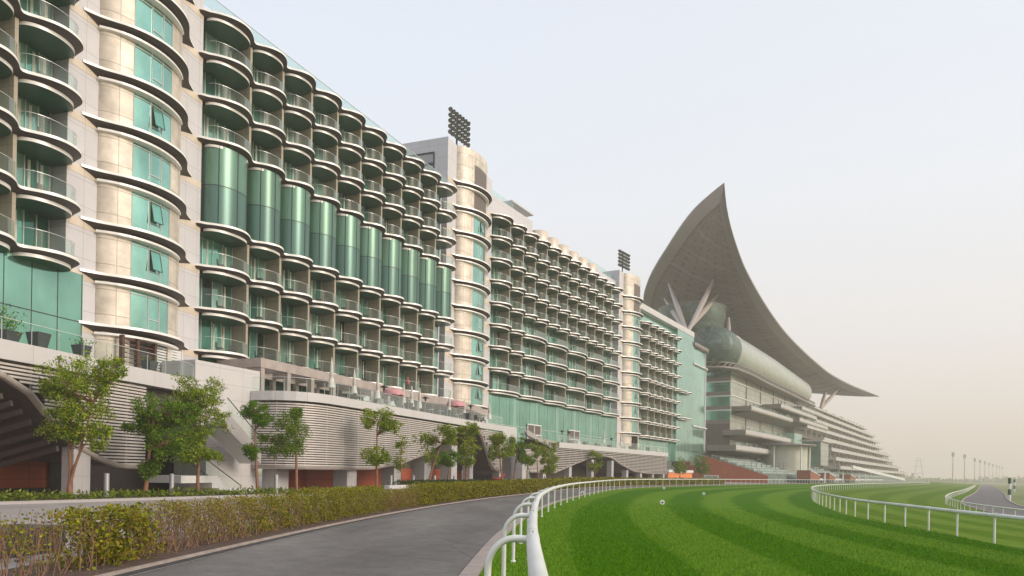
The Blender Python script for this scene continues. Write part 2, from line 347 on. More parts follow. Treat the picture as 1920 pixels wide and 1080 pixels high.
def props(o, label=None, cat=None, group=None, kind=None):
    if label: o['label'] = label
    if cat: o['category'] = cat
    if group: o['group'] = group
    if kind: o['kind'] = kind
    return o
def thing(name, loc, label, cat, group=None):
    o = bpy.data.objects.new(name, None); C.objects.link(o); o.location = loc; o.empty_display_size = .3
    o['wl'] = list(loc); return props(o, label, cat, group)
def build(mb, name, parent=None, loc=(0, 0, 0), label=None, cat=None, group=None, kind=None):
    if parent is not None: loc = tuple(parent['wl'])
    me = bpy.data.meshes.new(name)
    v = np.array(mb.v, dtype=float) - np.array(loc)
    me.from_pydata(v.tolist(), [], mb.f)
    for m in mb.mats: me.materials.append(m)
    me.polygons.foreach_set('material_index', mb.m); me.polygons.foreach_set('use_smooth', mb.smooth)
    uvl = me.uv_layers.new(name='UVMap'); flat = [c for f in mb.uv for p in f for c in p]
    uvl.data.foreach_set('uv', flat)
    me.update()
    o = bpy.data.objects.new(name, me); C.objects.link(o)
    if parent is not None: o.parent = parent; 
    else: o.location = loc
    o['wl'] = list(loc)
    return props(o, label, cat, group, kind)
def np_quads(name, V, mats, midx=None, parent=None, loc=(0, 0, 0), **kw):
    """V: (n,4,3) array of separate quads"""
    if parent is not None: loc = tuple(parent['wl'])
    V = np.asarray(V, dtype=np.float32) - np.array(loc, dtype=np.float32); n = len(V)
    me = bpy.data.meshes.new(name); me.vertices.add(n * 4); me.loops.add(n * 4); me.polygons.add(n)
    me.vertices.foreach_set('co', V.reshape(-1)); me.loops.foreach_set('vertex_index', np.arange(n * 4, dtype=np.int32))
    me.polygons.foreach_set('loop_start', np.arange(0, n * 4, 4, dtype=np.int32))
    for m in mats: me.materials.append(m)
    if midx is not None: me.polygons.foreach_set('material_index', midx)
    me.update(calc_edges=True); me.validate()
    o = bpy.data.objects.new(name, me); C.objects.link(o)
    if parent is not None: o.parent = parent
    else: o.location = loc
    o['wl'] = list(loc)
    return props(o, **kw)
def leaves(cent, Ls, wr=.35, droop=.2, up=None):
    """cent (n,3) -> leaf shaped quads"""
    n = len(cent); a = rng.normal(size=(n, 3)); a[:, 2] -= droop
    if up is not None: a[:, 2] += up
    a /= np.linalg.norm(a, axis=1)[:, None]
    b = np.cross(a, rng.normal(size=(n, 3))); b /= np.linalg.norm(b, axis=1)[:, None]
    Lh = np.asarray(Ls).reshape(-1, 1) * np.ones((n, 1)); w_ = Lh * wr
    return np.stack([cent, cent + a * Lh * .45 + b * w_ * .5, cent + a * Lh, cent + a * Lh * .45 - b * w_ * .5], axis=1)
def smooth_path(pts, n=8):
    pts = [Vector(p) for p in pts]; o = []
    for i in range(len(pts) - 1):
        p0 = pts[max(i - 1, 0)]; p1 = pts[i]; p2 = pts[i + 1]; p3 = pts[min(i + 2, len(pts) - 1)]
        for k in range(n):
            t = k / n
            o.append(.5 * ((2 * p1) + (p2 - p0) * t + (2 * p0 - 5 * p1 + 4 * p2 - p3) * t * t + (3 * p1 - p0 - 3 * p2 + p3) * t ** 3))
    o.append(pts[-1]); return o
def resample(pts, step=None, count=None):
    pts = [Vector(p) for p in pts]; s = [0]
    for a, b in zip(pts, pts[1:]): s.append(s[-1] + (b - a).length)
    if count is None: count = max(2, int(s[-1] / step) + 1)
    if step is None or count: st = s[-1] / (count - 1)
    o = []; j = 0
    for i in range(count):
        q = min(i * st, s[-1])
        while j < len(s) - 2 and s[j + 1] < q: j += 1
        f = (q - s[j]) / max(1e-9, s[j + 1] - s[j]); o.append(pts[j].lerp(pts[j + 1], f))
    return o
def offset_path(pts, d):
    """d>0: to the right-hand side (towards the infield)"""
    o = []
    for i, p in enumerate(pts):
        t = (pts[min(i + 1, len(pts) - 1)] - pts[max(i - 1, 0)]); t.z = 0; t.normalize()
        o.append(p + Vector((t.y, -t.x, 0)) * d)
    return o
def interp(x, xs, ys):
    return float(np.interp(x, xs, ys))

#SECTION ground
# ------------------------------------------------------------------ ground, track
def V3(l, z=0): return [Vector((a, b, z)) for a, b in l]
O_pts = V3([(.1, -40), (.1, -12), (.14, 0), (.21, 6.75), (.34, 11.07), (.52, 15.4), (.8, 20.5), (1.2, 25.2), (1.85, 31.5), (2.9, 39.4), (4.35, 48), (6.2, 57), (9.0, 70), (13.0, 86), (19.8, 104), (28.5, 121), (38.5, 138), (50, 156), (69, 185), (104, 238), (199, 382), (399, 685)])
I_pts = V3([(19.2, -40), (19.2, -12), (19.2, 0), (19.6, 15), (20.8, 30.6), (22.2, 40), (24, 50), (26.6, 59), (29.2, 67), (32.2, 76), (37.2, 89), (48, 115), (59, 138), (71, 159), (88, 186), (122, 238), (218, 382), (418, 685)])
J_pts = V3([(40, -40), (40, 0), (41, 30), (44.2, 52), (48.0, 68), (53.6, 84), (60.2, 98), (69.3, 115), (91, 149), (120, 192), (152, 240), (244, 380), (444, 685)])
ZI, ZJ = -.85, -1.85
Op = smooth_path(O_pts, 10); Ip = smooth_path(I_pts, 10); Jp = smooth_path(J_pts, 10)

def strip(pa, pb, za, zb, m, name, nl=1, count=300, kind='structure', bow=0):
    A = resample(pa, count=count); B = resample(pb, count=count)
    # match by forward distance so the strips follow the bend
    mb = MB(); rows = []
    for a, b in zip(A, B):
        rows.append([(a.x + (b.x - a.x) * j / nl, a.y + (b.y - a.y) * j / nl, za + (zb - za) * j / nl) for j in range(nl + 1)])
    wdt = [(Vector(r[0]) - Vector(r[-1])).length for r in rows]
    acc = [0]
    for a, b in zip(A, A[1:]): acc.append(acc[-1] + (b - a).length)
    mb.grid(rows, m, uvf=lambda i, j: (wdt[min(i, count - 1)] * j / nl, acc[min(i, count - 1)]))
    return build(mb, name, kind=kind)
def match(base, other):
    """for each point of base the nearest point across on other, kept monotone"""
    Oth = resample(other, step=.5); res = []; j = 0
    for p in base:
        best = j; bd = 1e18
        for k in range(j, min(len(Oth), j + 400)):
            d = (Oth[k] - p).length_squared
            if d < bd: bd = d; best = k
        j = best; res.append(Oth[j])
    return res
A_ = resample(Op, step=1.6); Ao = offset_path(A_, -1.0)
B_ = match(A_, Ip); Bq = resample(Ip, count=400); Cc_ = resample(Jp, count=400)
def loft(A, B, za, zb, m, name, nl):
    mb = MB(); rows = []
    for a, b in zip(A, B): rows.append([(a.x + (b.x - a.x) * j / nl, a.y + (b.y - a.y) * j / nl, za + (zb - za) * j / nl) for j in range(nl + 1)])
    wd = [sqrt((r[0][0] - r[-1][0]) ** 2 + (r[0][1] - r[-1][1]) ** 2) for r in rows]
    mb.grid(rows, m, uvf=lambda i, j: (20.0 * j / nl, i * 1.6)); return build(mb, name, kind='structure')
loft(Ao, B_, 0.0, ZI, M['turf'], 'turf_track', 12)
loft(Bq, Cc_, ZI, ZJ, M['turf2'], 'inner_turf_track', 8)
D_ = offset_path(Cc_, 2.2); E_ = offset_path(Cc_, 9.5); F_ = offset_path(Cc_, 300)
loft(Cc_, D_, ZJ, ZJ - .05, M['turf2'], 'infield_verge', 2)
loft(D_, E_, ZJ - .05, ZJ - .05, M['synth'], 'training_track', 2)
mb = MB(); mb.poly([(-1500, -200, -2.1), (3500, -200, -2.1), (3500, 4500, -2.1), (-1500, 4500, -2.1)], M['field']); build(mb, 'ground', kind='structure')
# kerbs beside the training track
for off, nm in ((2.2, 0), (9.5, 1)):
    mb = MB(); q = offset_path(Cc_, off); q2 = offset_path(Cc_, off + .25)
    mb.grid([[(a.x, a.y, ZJ - .25), (a.x, a.y, ZJ + .06), (b.x, b.y, ZJ + .06), (b.x, b.y, ZJ - .25)] for a, b in zip(q, q2)], M['kerb'], smooth=False)
    build(mb, 'kerb', kind='structure')

# edge of the raised plaza in front of the hotel
Bk = V3([(-60, -40), (-44, 0), (-34, 20), (-26.5, 33), (-22.2, 42), (-18.5, 50), (-12.9, 59.8), (-3.7, 84.4), (1.4, 96.6), (10.2, 115), (38, 161), (44, 176)])
mb = MB()
edge = [p for p in Ao]
# plateau as a loft between plaza edge and outer turf edge
Bk_f = smooth_path(Bk, 8) + V3([(46, 182), (50, 190), (90, 700)])
PA = resample(Bk_f, count=220)
Orev = match_o = []
fw = Ao
mb = MB(); rows = []
nA = len(Ao)
for i, a in enumerate(Ao):
    p = None; y = a.y
    # point of the plaza edge at matching progress
    pass
def clip_line(pts, y):
    for a, b in zip(pts, pts[1:]):
        if a.y <= y <= b.y and b.y > a.y:
            f = (y - a.y) / (b.y - a.y); return a.lerp(b, f)
    return pts[-1] if y > pts[-1].y else pts[0]
ys = [-40, -20, 0, 10, 20, 26, 33, 38, 42, 46, 50, 53, 56, 59.8, 65, 72, 78, 84.4, 90, 96.6, 102, 108, 115, 122, 130, 140, 150, 161, 170, 176, 182, 190, 210, 240, 300, 380, 500, 684]
rows = []
for y in ys:
    b = clip_line([p for p in Bk_f], y); a = clip_line(Ao, y)
    rows.append([(b.x, y, -1.0), (b.x, y, 0)] + [(b.x + (a.x - b.x) * k / 6, y, 0) for k in range(1, 7)])
mb.grid(rows, M['plaza'], uvf=lambda i, j: (j, i), smooth=False); build(mb, 'plaza', kind='structure')
mb = MB(); mb.grid([[(-600, y_, -1.0), (clip_line(Bk_f, y_).x + .05, y_, -1.0)] for y_ in ys if y_ <= 240], M['plaza'], smooth=False); build(mb, 'driveway', kind='structure')

# road along the rail, with its kerbs
rl = resample(Op, step=1.5); rl = [p for p in rl if p.y < 300]
def off_w(p): return interp(p.y, [0, 12, 28, 50, 65, 90, 140, 300], [7.0, 7.0, 6.8, 6.2, 5.6, 5.4, 5.4, 5.4])
nrm = offset_path(rl, -1.0)
Hl = [p + (q - p) * off_w(p) for p, q in zip(rl, nrm)]        # hedge side
Kr = [p + (q - p) * 1.30 for p, q in zip(rl, nrm)]
Kr2 = [p + (q - p) * 1.0 for p, q in zip(rl, nrm)]
mb = MB(); mb.grid([[(a.x, a.y, .006), (a.x * .5 + b.x * .5, a.y * .5 + b.y * .5, .012), (b.x, b.y, .006)] for a, b in zip(Hl, Kr)], M['asphalt']); build(mb, 'road', kind='structure')
mb = MB(); mb.grid([[(a.x, a.y, .0), (a.x, a.y, .03), (b.x, b.y, .03), (b.x, b.y, .0)] for a, b in zip(Kr, Kr2)], M['kerb'], smooth=False); build(mb, 'kerb', kind='structure')
Hk = [p + (q - p) * (off_w(p) + .07) for p, q in zip(rl, nrm)]
mb = MB(); mb.grid([[(a.x, a.y, -.02), (a.x, a.y, .07), (b.x, b.y, .07), (b.x, b.y, -.02)] for a, b in zip(Hk, Hl)], M['kerb'], smooth=False); build(mb, 'kerb', kind='structure')
Hg = [p + (q - p) * (off_w(p) - .26) for p, q in zip(rl, nrm)]; Hh = [p + (q - p) * (off_w(p) - .30) for p, q in zip(rl, nrm)]
mb = MB(); mb.grid([[(a.x, a.y, .017), (b.x, b.y, .017)] for a, b in zip(Hl, Hg)], M['gutter']); mb.grid([[(a.x, a.y, .017), (b.x, b.y, .017)] for a, b in zip(Hg, Hh)], M['kerb']); build(mb, 'gutter', kind='structure')
Hs = [p + (q - p) * (off_w(p) + 2.0) for p, q in zip(rl, nrm)]
mb = MB(); mb.grid([[(a.x, a.y, .05), (b.x, b.y, .05)] for a, b in zip(Hs, Hk)], M['soil']); build(mb, 'hedge_bed', kind='structure')

# ------------------------------------------------------------------ running rails
def rail(name, path, y0, y1, zfun, h, label, r=.085, step=3.9, gooseneck=True, side=-1, start=None):
    P_ = [p for p in resample(path, step=.3) if y0 <= p.y <= y1]
    th = thing(name, (P_[0].x, P_[0].y, zfun(P_[0])), label, 'rail')
    mb = MB(); P2 = P_[::3]
    mb.tube([(p.x, p.y, zfun(p) + h) for p in P2], r, M['rail'], n=12)
    n = int(step / .3); ids = range(start or 0, len(P_), n); objs = []
    for i in ids:
        if i + 1 < len(P_) and P_[i].y < 120:
            p = P_[i]; t = (P_[i + 1] - p).normalized(); c = p + Vector((0, 0, zfun(p) + h))
            mb.tube([c - t * .11, c + t * .11], r * 1.07, M['rail'], n=12)
            j = c + t * .55; mb.tube([j - t * .006, j + t * .006], r * 1.012, M['joint'], n=12)
            for q in (-.07, .07): mb.tube([c + t * q + Vector((0, 0, r)), c + t * q + Vector((0, 0, r * 1.14))], .009, M['joint'], n=5)
    build(mb, 'top_rail', th)
    ids = list(ids)
    extra = MB()
    for c_, i in enumerate(ids):
        p = P_[i]; q = P_[min(i + 1, len(P_) - 1)]; t = (q - p) if i + 1 < len(P_) else (p - P_[i - 1]); t.normalize()
        nn = Vector((t.y, -t.x, 0)) * side; z = zfun(p)
        tgt = MB() if c_ < 100 else extra
        if gooseneck:
            off = .44; pts = [p + Vector((0, 0, z + h - .01))]
            for a in np.linspace(0, pi / 2, 7): pts.append(p + nn * (off - .26 + .26 * sin(a)) + Vector((0, 0, z + h + .0 - .30 * (1 - cos(a)))))
            pts.append(p + nn * off + Vector((0, 0, z - .05)))
            tgt.tube(pts, [r * .6] * 2 + [r * .54] * (len(pts) - 2), M['rail'], n=8)
            tgt.lathe((pts[-1].x, pts[-1].y, z), [(.055, 0), (.055, .03), (0, .035)], M['rail'], 8)
        else:
            tgt.tube([(p.x, p.y, z - .05), (p.x, p.y, z + h)], r * .5, M['rail'], n=6)
        if c_ < 100: build(tgt, 'post', th)
    if extra.v: props(build(extra, 'post', th), kind='stuff')
    return th
rail('running_rail', Op, 1.5, 420, lambda p: 0.0, 1.2, 'white running rail with gooseneck posts curving beside the grey road', r=.064, start=int(1.5 / .3))
rail('running_rail', Ip, 8, 430, lambda p: ZI, 1.2, 'white running rail on straight posts across the middle of the green turf', r=.095, gooseneck=False, step=3.4)
rail('running_rail', Jp, 40, 430, lambda p: ZJ, 1.0, 'white running rail beside the mauve training track, farthest to the right', r=.085, gooseneck=False, step=3.4)

#SECTION hotel
# ------------------------------------------------------------------ hotel
LV = lambda k: 11.85 + 3.6 * k
hotel = thing('hotel_building', (-18, 80, 0), 'long pale hotel with scalloped balconies and green glass facing the racecourse', 'building')
cnt = {}
stuff_bal = MB(); stuff_win = MB()
def limited(name, mb, parent, pool):
    cnt[name] = cnt.get(name, 0) + 1
    if cnt[name] <= 99: build(mb, name, parent)
    else:
        i0 = len(pool.v); pool.v.extend(mb.v); pool.f.extend([tuple(i + i0 for i in f) for f in mb.f])
        pool.m.extend([pool.mi(mb.mats[k]) for k in mb.m]); pool.uv.extend(mb.uv); pool.smooth.extend(mb.smooth)

def wave(s): return .68 + 1.42 * sqrt(sin(pi * s) ** 2 + .0) ** .85 if 0 <= s <= 1 else .5
def slab(mb, fr, starts, z, ext0=.7, ext1=.7, REC=-1.0, K=1.0):
    """scalloped two-step slab; starts: list of bay boundaries t"""
    T = []; D = []
    T.append(starts[0] - ext0); D.append(.02)
    T.append(starts[0] - ext0 * .75); D.append(.32)
    for a, b in zip(starts, starts[1:]):
        n = 18 if b != starts[-1] else 26
        for i in range(n + (1 if b == starts[-1] else 0)):
            s = i / n if b != starts[-1] else sin(pi / 2 * i / n)
            dd = K * wave(s)
            if b == starts[-1] and s > .5: dd = K * 2.1 * sqrt(max(0, 1 - ((s - .5) / .505) ** 2)) ** .8
            T.append(a + (b - a) * s); D.append(max(dd, .5 if not (b == starts[-1] and s > .8) else .1))
    T[2] = starts[0]
    T.append(starts[-1] + .12); D.append(.05)
    # smooth the cusps
    D2 = list(D)
    for _ in range(2):
        D2 = [D2[0]] + [(D2[i - 1] + 2 * D2[i] + D2[i + 1]) / 4 for i in range(1, len(D2) - 1)] + [D2[-1]]
    D = D2
    P = fr.P
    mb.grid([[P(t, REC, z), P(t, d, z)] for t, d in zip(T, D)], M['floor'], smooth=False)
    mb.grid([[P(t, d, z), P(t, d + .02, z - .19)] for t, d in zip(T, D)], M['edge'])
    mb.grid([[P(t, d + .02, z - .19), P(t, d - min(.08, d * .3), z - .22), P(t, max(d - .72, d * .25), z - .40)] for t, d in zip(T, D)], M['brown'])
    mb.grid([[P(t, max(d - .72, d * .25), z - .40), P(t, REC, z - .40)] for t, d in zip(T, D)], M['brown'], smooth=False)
    for a, b in zip(starts, starts[1:]):
        w_ = b - a; n = 18; row = []
        for i in range(n + 1):
            s = i / n; t = a + .28 + (w_ - .56) * (1 - cos(pi * s)) / 2
            q = (t - a) / w_
            row.append((t, max(0.0, K * 1.46 * sqrt(max(0, 1 - ((q - .5) / (.5 - .28 / w_)) ** 2)) ** .85)))
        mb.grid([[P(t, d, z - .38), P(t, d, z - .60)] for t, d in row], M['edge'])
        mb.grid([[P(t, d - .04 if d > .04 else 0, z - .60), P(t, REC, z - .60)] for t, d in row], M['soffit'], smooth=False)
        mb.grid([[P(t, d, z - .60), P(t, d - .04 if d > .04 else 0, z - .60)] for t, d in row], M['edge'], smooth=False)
def balustrade(fr, a, b, z, K=1.0, full=False):
    mb = MB(); P = fr.P; row = []; w_ = b - a; n = 16
    for i in range(n + 1):
        s = i / n; t = a + .22 + (w_ - .44) * (1 - cos(pi * s)) / 2; q = (t - a) / w_
        row.append((t, .1 + K * 1.5 * sqrt(max(0, 1 - ((q - .5) / (.5 - .2 / w_)) ** 2)) ** .7))
    mb.grid([[P(t, d, z + .02), P(t, d, z + 1.12)] for t, d in row], M['clear'])
    mb.grid([[P(t, d + .012, z + 1.12), P(t, d + .012, z + 1.145), P(t, d - .015, z + 1.145), P(t, d - .015, z + 1.12)] for t, d in row], M['mull'], smooth=False)
    for k in (5, 11):
        t, d = row[k]; mb.bar(P(t, d, z), P(t, d, z + 1.12), .012, M['mull'])
    return mb
def bay_window(fr, a, b, z0, z1, REC, seed):
    mb = MB(); r = random.Random(seed); P = fr.P; w_ = b - a; np_ = 4 if w_ < 6 else 6
    xs = [a + .1 + (w_ - .2) * i / np_ for i in range(np_ + 1)]
    for i in range(np_):
        m = M['wg'][r.choice([0, 2, 0, 1, 3, 2] if i % 2 else [0, 0, 2, 3, 2, 0])]
        dd = REC + .04 * (i % 2)
        dz = r.uniform(-.01, .01)
        mb.poly([P(xs[i], dd + dz, z0), P(xs[i + 1], dd - dz, z0), P(xs[i + 1], dd, z1), P(xs[i], dd, z1)], m)
        mb.box(fr, xs[i] - .035, xs[i] + .035, REC + .0, REC + .11, z0, z1, M['mull'])
        if r.random() < .5:    # a curtain edge seen behind the pane
            q = xs[i] + r.uniform(.15, .5); mb.poly([P(q, dd + .015, z0 + .05), P(q + .22, dd + .015, z0 + .05), P(q + .22, dd + .015, z1 - .35), P(q, dd + .015, z1 - .35)], M['cloth'])
    mb.box(fr, xs[-1] - .035, xs[-1] + .035, REC, REC + .11, z0, z1, M['mull'])
    mb.box(fr, a, b, REC, REC + .12, z1 - .12, z1, M['mull']); mb.box(fr, a, b, REC, REC + .12, z0, z0 + .08, M['mull'])
    return mb
REC = -1.35
def wing(fr, Lw, bays, levels, label, top_open=True, cyl=None, low=None, base=6.0, topz=None, finbot=None, depth=16):
    """bays: list of boundaries; levels: list of k; low: dict level-> boundaries override"""
    low = low or {}
    mb = MB(); zt = LV(levels[-1]); zb = LV(levels[0])
    topz = topz or zt + .9
    # body behind the balconies
    mb.box(fr, 0, Lw, -depth, REC - .12, base, topz, M['panel'])
    if bays[0] > .05: mb.box(fr, 0, bays[0], REC - .12, 0, zb - .4, topz, M['panel'])
    body = build(mb, 'wing_wall', hotel, label=label)
    for k in levels:
        st = low.get(k, bays)
        mb = MB(); slab(mb, fr, st, LV(k), REC=REC); build(mb, 'balcony_slab', body)
    for ki, k in enumerate(levels[:-1]):
        z0 = LV(k); z1 = LV(levels[ki + 1]) - .40
        if cyl and k == cyl:
            continue
        st = low.get(k, bays)
        for i in range(len(st) - 1):
            limited('window', bay_window(fr, st[i] + .12, min(st[i + 1] - .12, Lw - .05), z0 + .01, z1 - .01, REC, int(z0 * 100) + i * 7), body, stuff_win)
            limited('glass_balustrade', balustrade(fr, st[i], st[i + 1], z0), body, stuff_bal)
        # dividing walls of this floor
    segs = {}
    for ki, k in enumerate(levels[:-1]):
        if cyl and k == cyl: continue
        for t in low.get(k, bays)[1:-1]: segs.setdefault((round(t, 3), bool(cyl and k > cyl)), []).append((LV(k), LV(levels[ki + 1]) - .4))
    for (t, _u), zz in segs.items():
        mb = MB()
        for (z0, z1) in zz: mb.box(fr, t - .13, t + .13, REC - .1, .42, z0 + .005, z1 - .005, M['fin'])
        build(mb, 'dividing_wall', body)
    if cyl is not None:
        z0 = LV(cyl); z1 = LV(cyl + 2) - .40
        for a, b in zip(bays, bays[1:]):
            mb = MB(); n = 20; row = []
            for i in range(n + 1):
                s = i / n; t = a + .25 + (b - a - .5) * (1 - cos(pi * s)) / 2; q = (t - a) / (b - a)
                row.append((t, -.6 + 2.15 * sqrt(max(0, 1 - ((q - .5) / (.5 - .25 / (b - a))) ** 2)) ** .8))
            zm = (z0 + z1) / 2
            mb.grid([[fr.P(t, d, z0 + .02), fr.P(t, d, zm)] for t, d in row], M['cyl2'])
            mb.grid([[fr.P(t, d, zm), fr.P(t, d, z1 - .01)] for t, d in row], M['cyl'])
            mb.grid([[fr.P(t, d + .02, zm - .04), fr.P(t, d + .02, zm + .04)] for t, d in row], M['darkmull'])
            for i in (5, 10, 15):
                t, d = row[i]; mb.bar(fr.P(t, d, z0), fr.P(t, d, z1), .07, M['darkmull'])
            build(mb, 'curved_glass_bay', body)
            mb2 = MB(); mb2.box(fr, a - .13, a + .13, REC - .1, -.1, z0, z1, M['dark']); build(mb2, 'dividing_wall', body)
    return body

def bay_d(t, t0, t1, sag):
    if t <= t0 or t >= t1: return 0.0
    q = (t - t0) / (t1 - t0); return sag * sqrt(max(0, 1 - (2 * q - 1) ** 2)) ** 1.15
def tower(fr, Lw, t0, t1, sag, levels, zbase, ztop, label, depth=15, louvers=(), open_=(), wfr=(.26, .70), ztop_bay=None, lowest_door=False):
    mb = MB(); ztb = ztop_bay or ztop
    # flat side pieces, back body
    mb.box(fr, 0, t0, -depth, 0, zbase, ztop, M['panel'])
    mb.box(fr, t1, Lw, -depth, 0, zbase, ztop - .0, M['panel'])
    mb.box(fr, t0, t1, -depth, -.25, zbase, ztop, M['panel'])
    # shade of the camera-facing side is put into its blue-grey panel colour
    mb.poly([fr.P(-.003, -depth, zbase), fr.P(-.003, 0, zbase), fr.P(-.003, 0, ztop), fr.P(-.003, -depth, ztop)], M['side'], [(0, zbase), (depth, zbase), (depth, ztop), (0, ztop)])
    n = 28; ts = [t0 + (t1 - t0) * (1 - cos(pi * i / n)) / 2 for i in range(n + 1)]
    ta = t0 + (t1 - t0) * wfr[0]; tb = t0 + (t1 - t0) * wfr[1]
    def arc(a, b, m, z0, z1, off=0.0, nn=8, tgt=None):
        tt = [a + (b - a) * i / nn for i in range(nn + 1)]
        if a == t0: tt = sorted(set([t for t in ts if t <= b] + [b]))
        if b == t1: tt = sorted(set([t for t in ts if t >= a] + [a]))
        acc = [0]
        pts = [(t, bay_d(t, t0, t1, sag) + off) for t in tt]
        for p, q in zip(pts, pts[1:]): acc.append(acc[-1] + sqrt((q[0] - p[0]) ** 2 + (q[1] - p[1]) ** 2))
        (tgt or mb).grid([[fr.P(t, d, z0), fr.P(t, d, z1)] for t, d in pts], m, uvf=lambda i, j: (acc[min(i, len(acc) - 1)], (z0, z1)[j]))
    arc(t0, ta, M['beige'], zbase, ztb); arc(tb, t1, M['beige'], zbase, ztb)
    ztw = LV(levels[-1]) + 3.3
    arc(ta, tb, M['beige'], ztw, ztb)
    mb.poly([fr.P(t, bay_d(t, t0, t1, sag), ztb) for t in ts], M['panel'])
    # beige bands across the flat panels at every floor
    for k in levels:
        mb.box(fr, .0, t0, -.05, .02, LV(k) - .75, LV(k) - .15, M['band'])
        mb.box(fr, t1, Lw, -.05, .02, LV(k) - .75, LV(k) - .15, M['band'])
    body = build(mb, 'stair_tower_wall', hotel, label=label)
    for ki, k in enumerate(levels):
        z = LV(k)
        # window of this floor
        z0, z1 = z - .05, z + 3.15
        if k in louvers:
            m2 = MB(); arc(ta, tb, M['louvdark'], z0, z1 + .4, -.03, tgt=m2); build(m2, 'vent_louvre', body)
        else:
            m2 = MB(); arc(ta, tb, M['tglass'], z0, z1 + .4, -.05, tgt=m2)
            for q in (0, .40, .70, 1.0):
                t = ta + (tb - ta) * q; d = bay_d(t, t0, t1, sag)
                m2.bar(fr.P(t, d - .02, z0), fr.P(t, d - .02, z1 + .4), .07, M['mull'])
            for zz, qa, qb in ((z + 2.62, 0, 1), (z + 1.0, .40, .70)):
                pts = [fr.P(ta + (tb - ta) * (qa + (qb - qa) * i / 6), bay_d(ta + (tb - ta) * (qa + (qb - qa) * i / 6), t0, t1, sag) - .02, zz) for i in range(7)]
                for a, b in zip(pts, pts[1:]): m2.bar(a, b, .06, M['mull'])
            wn = build(m2, 'window', body)
            if k in open_:
                m3 = MB(); qa, qb = .42, .68
                tA = ta + (tb - ta) * qa; tB = ta + (tb - ta) * qb; dA = bay_d(tA, t0, t1, sag); dB = bay_d(tB, t0, t1, sag)
                c = [fr.P(tA, dA + .30, z + 1.1), fr.P(tB, dB + .30, z + 1.1), fr.P(tB, dB + .02, z + 2.55), fr.P(tA, dA + .02, z + 2.55)]
                m3.poly(c, M['wg'][0])
                for a, b in zip(c, c[1:] + c[:1]): m3.bar(a, b, .05, M['darkmull'])
                build(m3, 'window', body)
        # crescent canopy
        m2 = MB(); c0, c1 = t0 - 1.4, t1 + 1.6; n2 = 26; row = []
        for i in range(n2 + 1):
            t = c0 + (c1 - c0) * i / n2; q = i / n2
            row.append((t, bay_d(t, t0, t1, sag) * .96 + .06 + 1.05 * sin(pi * q) ** .75, bay_d(t, t0, t1, sag) - .04))
        D = [r_[1] for r_ in row]
        for _ in range(3): D = [D[0]] + [(D[i - 1] + 2 * D[i] + D[i + 1]) / 4 for i in range(1, n2)] + [D[-1]]
        row = [(r_[0], D[i], r_[2]) for i, r_ in enumerate(row)]
        m2.grid([[fr.P(t, e, z - .02), fr.P(t, d, z)] for t, d, e in row], M['edge'], smooth=False)
        m2.grid([[fr.P(t, d, z), fr.P(t, d + .02, z - .19)] for t, d, e in row], M['edge'])
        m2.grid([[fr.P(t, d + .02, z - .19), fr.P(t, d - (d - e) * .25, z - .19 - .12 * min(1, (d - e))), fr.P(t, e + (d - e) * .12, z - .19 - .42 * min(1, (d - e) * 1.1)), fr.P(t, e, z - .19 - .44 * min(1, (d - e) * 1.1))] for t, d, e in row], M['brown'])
        # lower bright strip
        lo = [(t0 - .25 + (t1 - t0) * .92 * i / 14) for i in range(15)]
        lr = [(t, bay_d(t, t0, t1, sag) + .12 + .42 * sin(pi * (i + .6) / 15.2) ** .7) for i, t in enumerate(lo)]
        m2.grid([[fr.P(t, d, z - .56), fr.P(t, d, z - .72), fr.P(t, bay_d(t, t0, t1, sag) - .03, z - .76)] for t, d in lr], M['edge'], smooth=False)
        build(m2, 'crescent_canopy', body)
    return body

# wing 0 (nearest, left)
trA0, trA1 = (-30.4, 48.6), (-26.9, 61.3)
fA, LA = fr_between(trA0, trA1)
w0a = 15.5
f0 = Frame(trA0[0] - 13.5 * sin(R(w0a)), trA0[1] - 13.5 * cos(R(w0a)), R(w0a))
wing(f0, 13.5, [1.0, 5.2, 9.4, 13.75], [1, 2, 3, 4, 5, 6, 7, 8], 'nearest balcony wing, cut by the left edge of the picture', base=8.0)
mbg = MB()
mbg.box(f0, 0, 14.9, -1.0, .05, 8.0, LV(1) - .42, M['wall_glass'])
for i in range(8): mbg.box(f0, i * 1.9 + 1.5, i * 1.9 + 1.54, .03, .07, 8.0, LV(1) - .4, M['darkmull'])
mbg.box(f0, 0, 14.9, .04, .075, 11.7, 11.76, M['darkmull'])
build(mbg, 'glass_curtain_wall', hotel, label='two-storey green glass wall at the far left behind the terrace planters')
# tower A
tower(fA, LA, 2.5, LA - 2.8, 1.6, list(range(0, 10)), 7.5, 49.0, 'nearest stair tower with teal windows and crescent canopies', open_=(1, 2, 4, 7), wfr=(.23, .69))
# wing 1
s1 = (-26.9, 61.3); f1 = Frame(s1[0], s1[1], R(24.0)); L1 = 43.4
b1 = [.05] + [.9 + 4.2 * i for i in range(1, 11)]
wing(f1, L1, b1, [0, 1, 2, 3, 5, 6, 7, 8], 'balcony wing with the row of tall curved glass bays', cyl=3, base=7.5)
# wing 1 lower floor (below the lowest slab): recessed shopfront
mbg = MB(); mbg.box(f1, 0, L1, REC - .1, REC, 8.0, LV(0) - .41, M['wall_glass'])
for i in range(22): mbg.box(f1, i * 2.05 + .2, i * 2.05 + .35, REC, REC + .1, 8.0, LV(0) - .42, M['conc'])
build(mbg, 'glass_curtain_wall', hotel, label='recessed ground floor glazing under the wing with curved glass bays')
